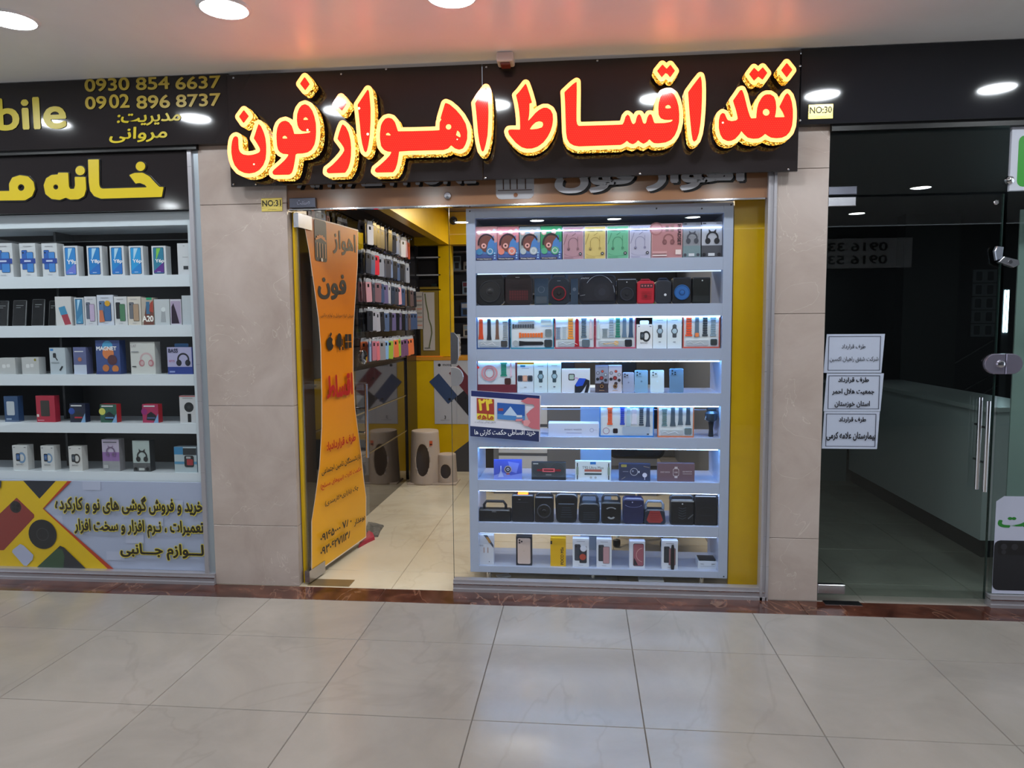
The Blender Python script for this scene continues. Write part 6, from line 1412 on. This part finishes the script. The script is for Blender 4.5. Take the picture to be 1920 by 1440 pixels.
rag('red_cloth', [(672, 1028), (690, 1018), (703, 1012), (700, 1004), (692, 1000), (685, 1006), (676, 1016)], 'a82c3c', 'crumpled red cloth against the foot of the door', 'cloth', .03)
pl_ = G().box(-.13, -.055, 0, .13, .055, .003, brushed('worn_brass', '8a7858', .3)).obj('floor_spring_plate', None, (-1.165, .07, 0.0)); tag(pl_, 'worn brass floor plate under the open door hinge', 'floor plate')
pl_ = G().box(-.10, -.03, 0, .10, .03, .003, m_steel).obj('floor_spring_plate', None, (1.82, -.02, 0.0)); tag(pl_, 'steel floor plate under the right glass door hinge', 'floor plate')
# office chair seen through the lowest shelf
ch = empty('office_chair', (.78, 1.15, 0)); tag(ch, 'office chair with a chrome star base behind the showcase', 'chair')
for k in range(5):
    a = 2*PI*k/5+.3; G().tube([(0, 0, .10), (math.cos(a)*.28, math.sin(a)*.28, .07)], .016, m_chrome, 8, .011).obj('base_arm', ch, smooth=True)
    G().lathe([(.0, -.028), (.026, -.02), (.028, 0), (.026, .02), (0, .028)], (math.cos(a)*.28, math.sin(a)*.28, .028), M('18181b', .5), 12).obj('caster', ch, smooth=True)
G().tube([(0, 0, .08), (0, 0, .42)], .022, m_chrome, 12).obj('gas_column', ch)
G().prism(rrect(-.23, .42, .23, .50, .03, 4), -.22, .22, M('1c1c20', .7), .03).obj('seat', ch)
G().prism(rrect(-.21, .55, .21, 1.02, .06, 4), .19, .24, M('1c1c20', .7), .02).obj('backrest', ch)
# grey service desk with a strip light, behind the showcase
dk = empty('glass_desk', (.15, 2.45, 0)); tag(dk, 'grey repair desk with white drawers behind the showcase', 'desk')
G().box(-.6, 0, .0, .9, .5, .95, M('6d7076', .5)).obj('desk_body', dk); G().box(-.63, -.03, .9505, .93, .53, .98, M('a8b0bc', .2)).obj('desk_top', dk)
for k in range(3): d_ = G().box(-.55, -.012, .12+.27*k, -.1, 0, .36+.27*k, M('c8ccd2', .4)).obj('drawer', dk); G().box(-.36, -.025, .24+.27*k, -.29, -.012, .25+.27*k, m_chrome).obj('drawer_handle', d_)
for x, w_, h_, lb in ((.0, .30, .36, 'dark monitor on the repair desk behind the showcase'), (.55, .34, .30, 'second dark monitor on the repair desk, to the right')):
    mo = empty('monitor', (.15+x, 2.60, .98)); tag(mo, lb, 'monitor')
    G().prism(rrect(-w_/2, .06, w_/2, .06+h_, .01, 2), 0, .03, M('17181c', .3), .004).obj('housing', mo); G().tube([(0, .03, 0), (0, .03, .1)], .015, M('202226', .4), 8).obj('stand_neck', mo); G().box(-.09, -.04, 0, .09, .1, .008, M('202226', .4)).obj('stand_foot', mo)

# ------------------------------------------------------------------ inside the right shop (unlit)
m_dimw = M('d8dade', .4)
c1 = empty('white_counter', (3.0, .85, 0)); tag(c1, 'long white counter with a dark kick board in the dark right shop', 'counter')
G().box(.0, 0, .12, .45, 2.35, .98, m_dimw).obj('counter_body', c1); G().box(.02, .02, 0, .43, 2.33, .12, M('202226', .4)).obj('kick_board', c1); G().box(-.02, -.02, .9805, .47, 2.37, 1.01, M('d0d2d4', .25)).obj('counter_top', c1)
c2 = empty('rear_counter', (1.75, 3.21, 0)); tag(c2, 'low grey counter across the back of the dark right shop', 'counter')
G().box(0, 0, 0, 1.23, .4, .98, M('7a7c80', .4)).obj('counter_body', c2); G().box(-.01, -.02, .9805, 1.23, .42, 1.01, M('9a9ca0', .3)).obj('counter_top', c2)
struct(G().box(3.75, 3.9, 0, 4.30, 4.1, 2.7, M('3c3d40', .5)).obj('pillar_inner'))
bd = empty('poster_column', (*at(1842, 632, 4.0).xy, at(1842, 632, 4.0).z)); tag(bd, 'column of five pale two-picture cards on the wall of the dark shop', 'poster')
for k in range(5):
    p_ = G().box(-.12, 0, .005+.143*k, .12, .01, .14+.143*k, M('8e929c', .4)).obj('picture_card', bd)
    A = Art(.24, .135); A.rr(.12, .15, .38, .85, .05, '4a4e58'); A.rr(.6, .15, .86, .85, .05, '3a3e48'); A.obj(p_, (0, 0, .005+.143*k))
tb = empty('strip_lamp', (*at(1887, 582, 3.2).xy, at(1887, 625, 3.2).z)); tag(tb, 'upright bright white lamp strip at the right edge of the dark shop', 'lamp')
G().box(-.03, .01, -tb.location.z+.0, .03, .03, .42, M('3a3e44', .4)).obj('housing', tb)
for x in (-.02, .006): G().box(x, 0, .01, x+.012, .0095, .41, M('d8f4ff', .5, 0, 14)).obj('tube', tb)
rl = empty('stair_railing', (0, 4.3, 0)); tag(rl, 'slanting chrome stair railing inside the dark right shop', 'railing')
for (ax, ay, bx, by) in ((1768, 694, 1862, 638), (1800, 735, 1865, 700), (1805, 760, 1870, 722)):
    a, b = at(ax, ay, 4.3), at(bx, by, 4.3); G().tube([(a.x, 0, a.z), (b.x, 0, b.z)], .010, m_steel, 6).obj('rail', rl)
G().tube([(at(1768, 694, 4.3).x, 0, 0), (at(1768, 694, 4.3).x, 0, at(1768, 694, 4.3).z+.03)], .022, m_steel, 8).obj('post', rl)
fp = G().box(0, 0, 0, .9, .01, 2.1, M('9aa6a4', .35)).obj('frosted_panel', None, (at(1904, 600, .30).x, .30, .10)); tag(fp, 'pale frosted panel standing behind the right side pane', 'panel')
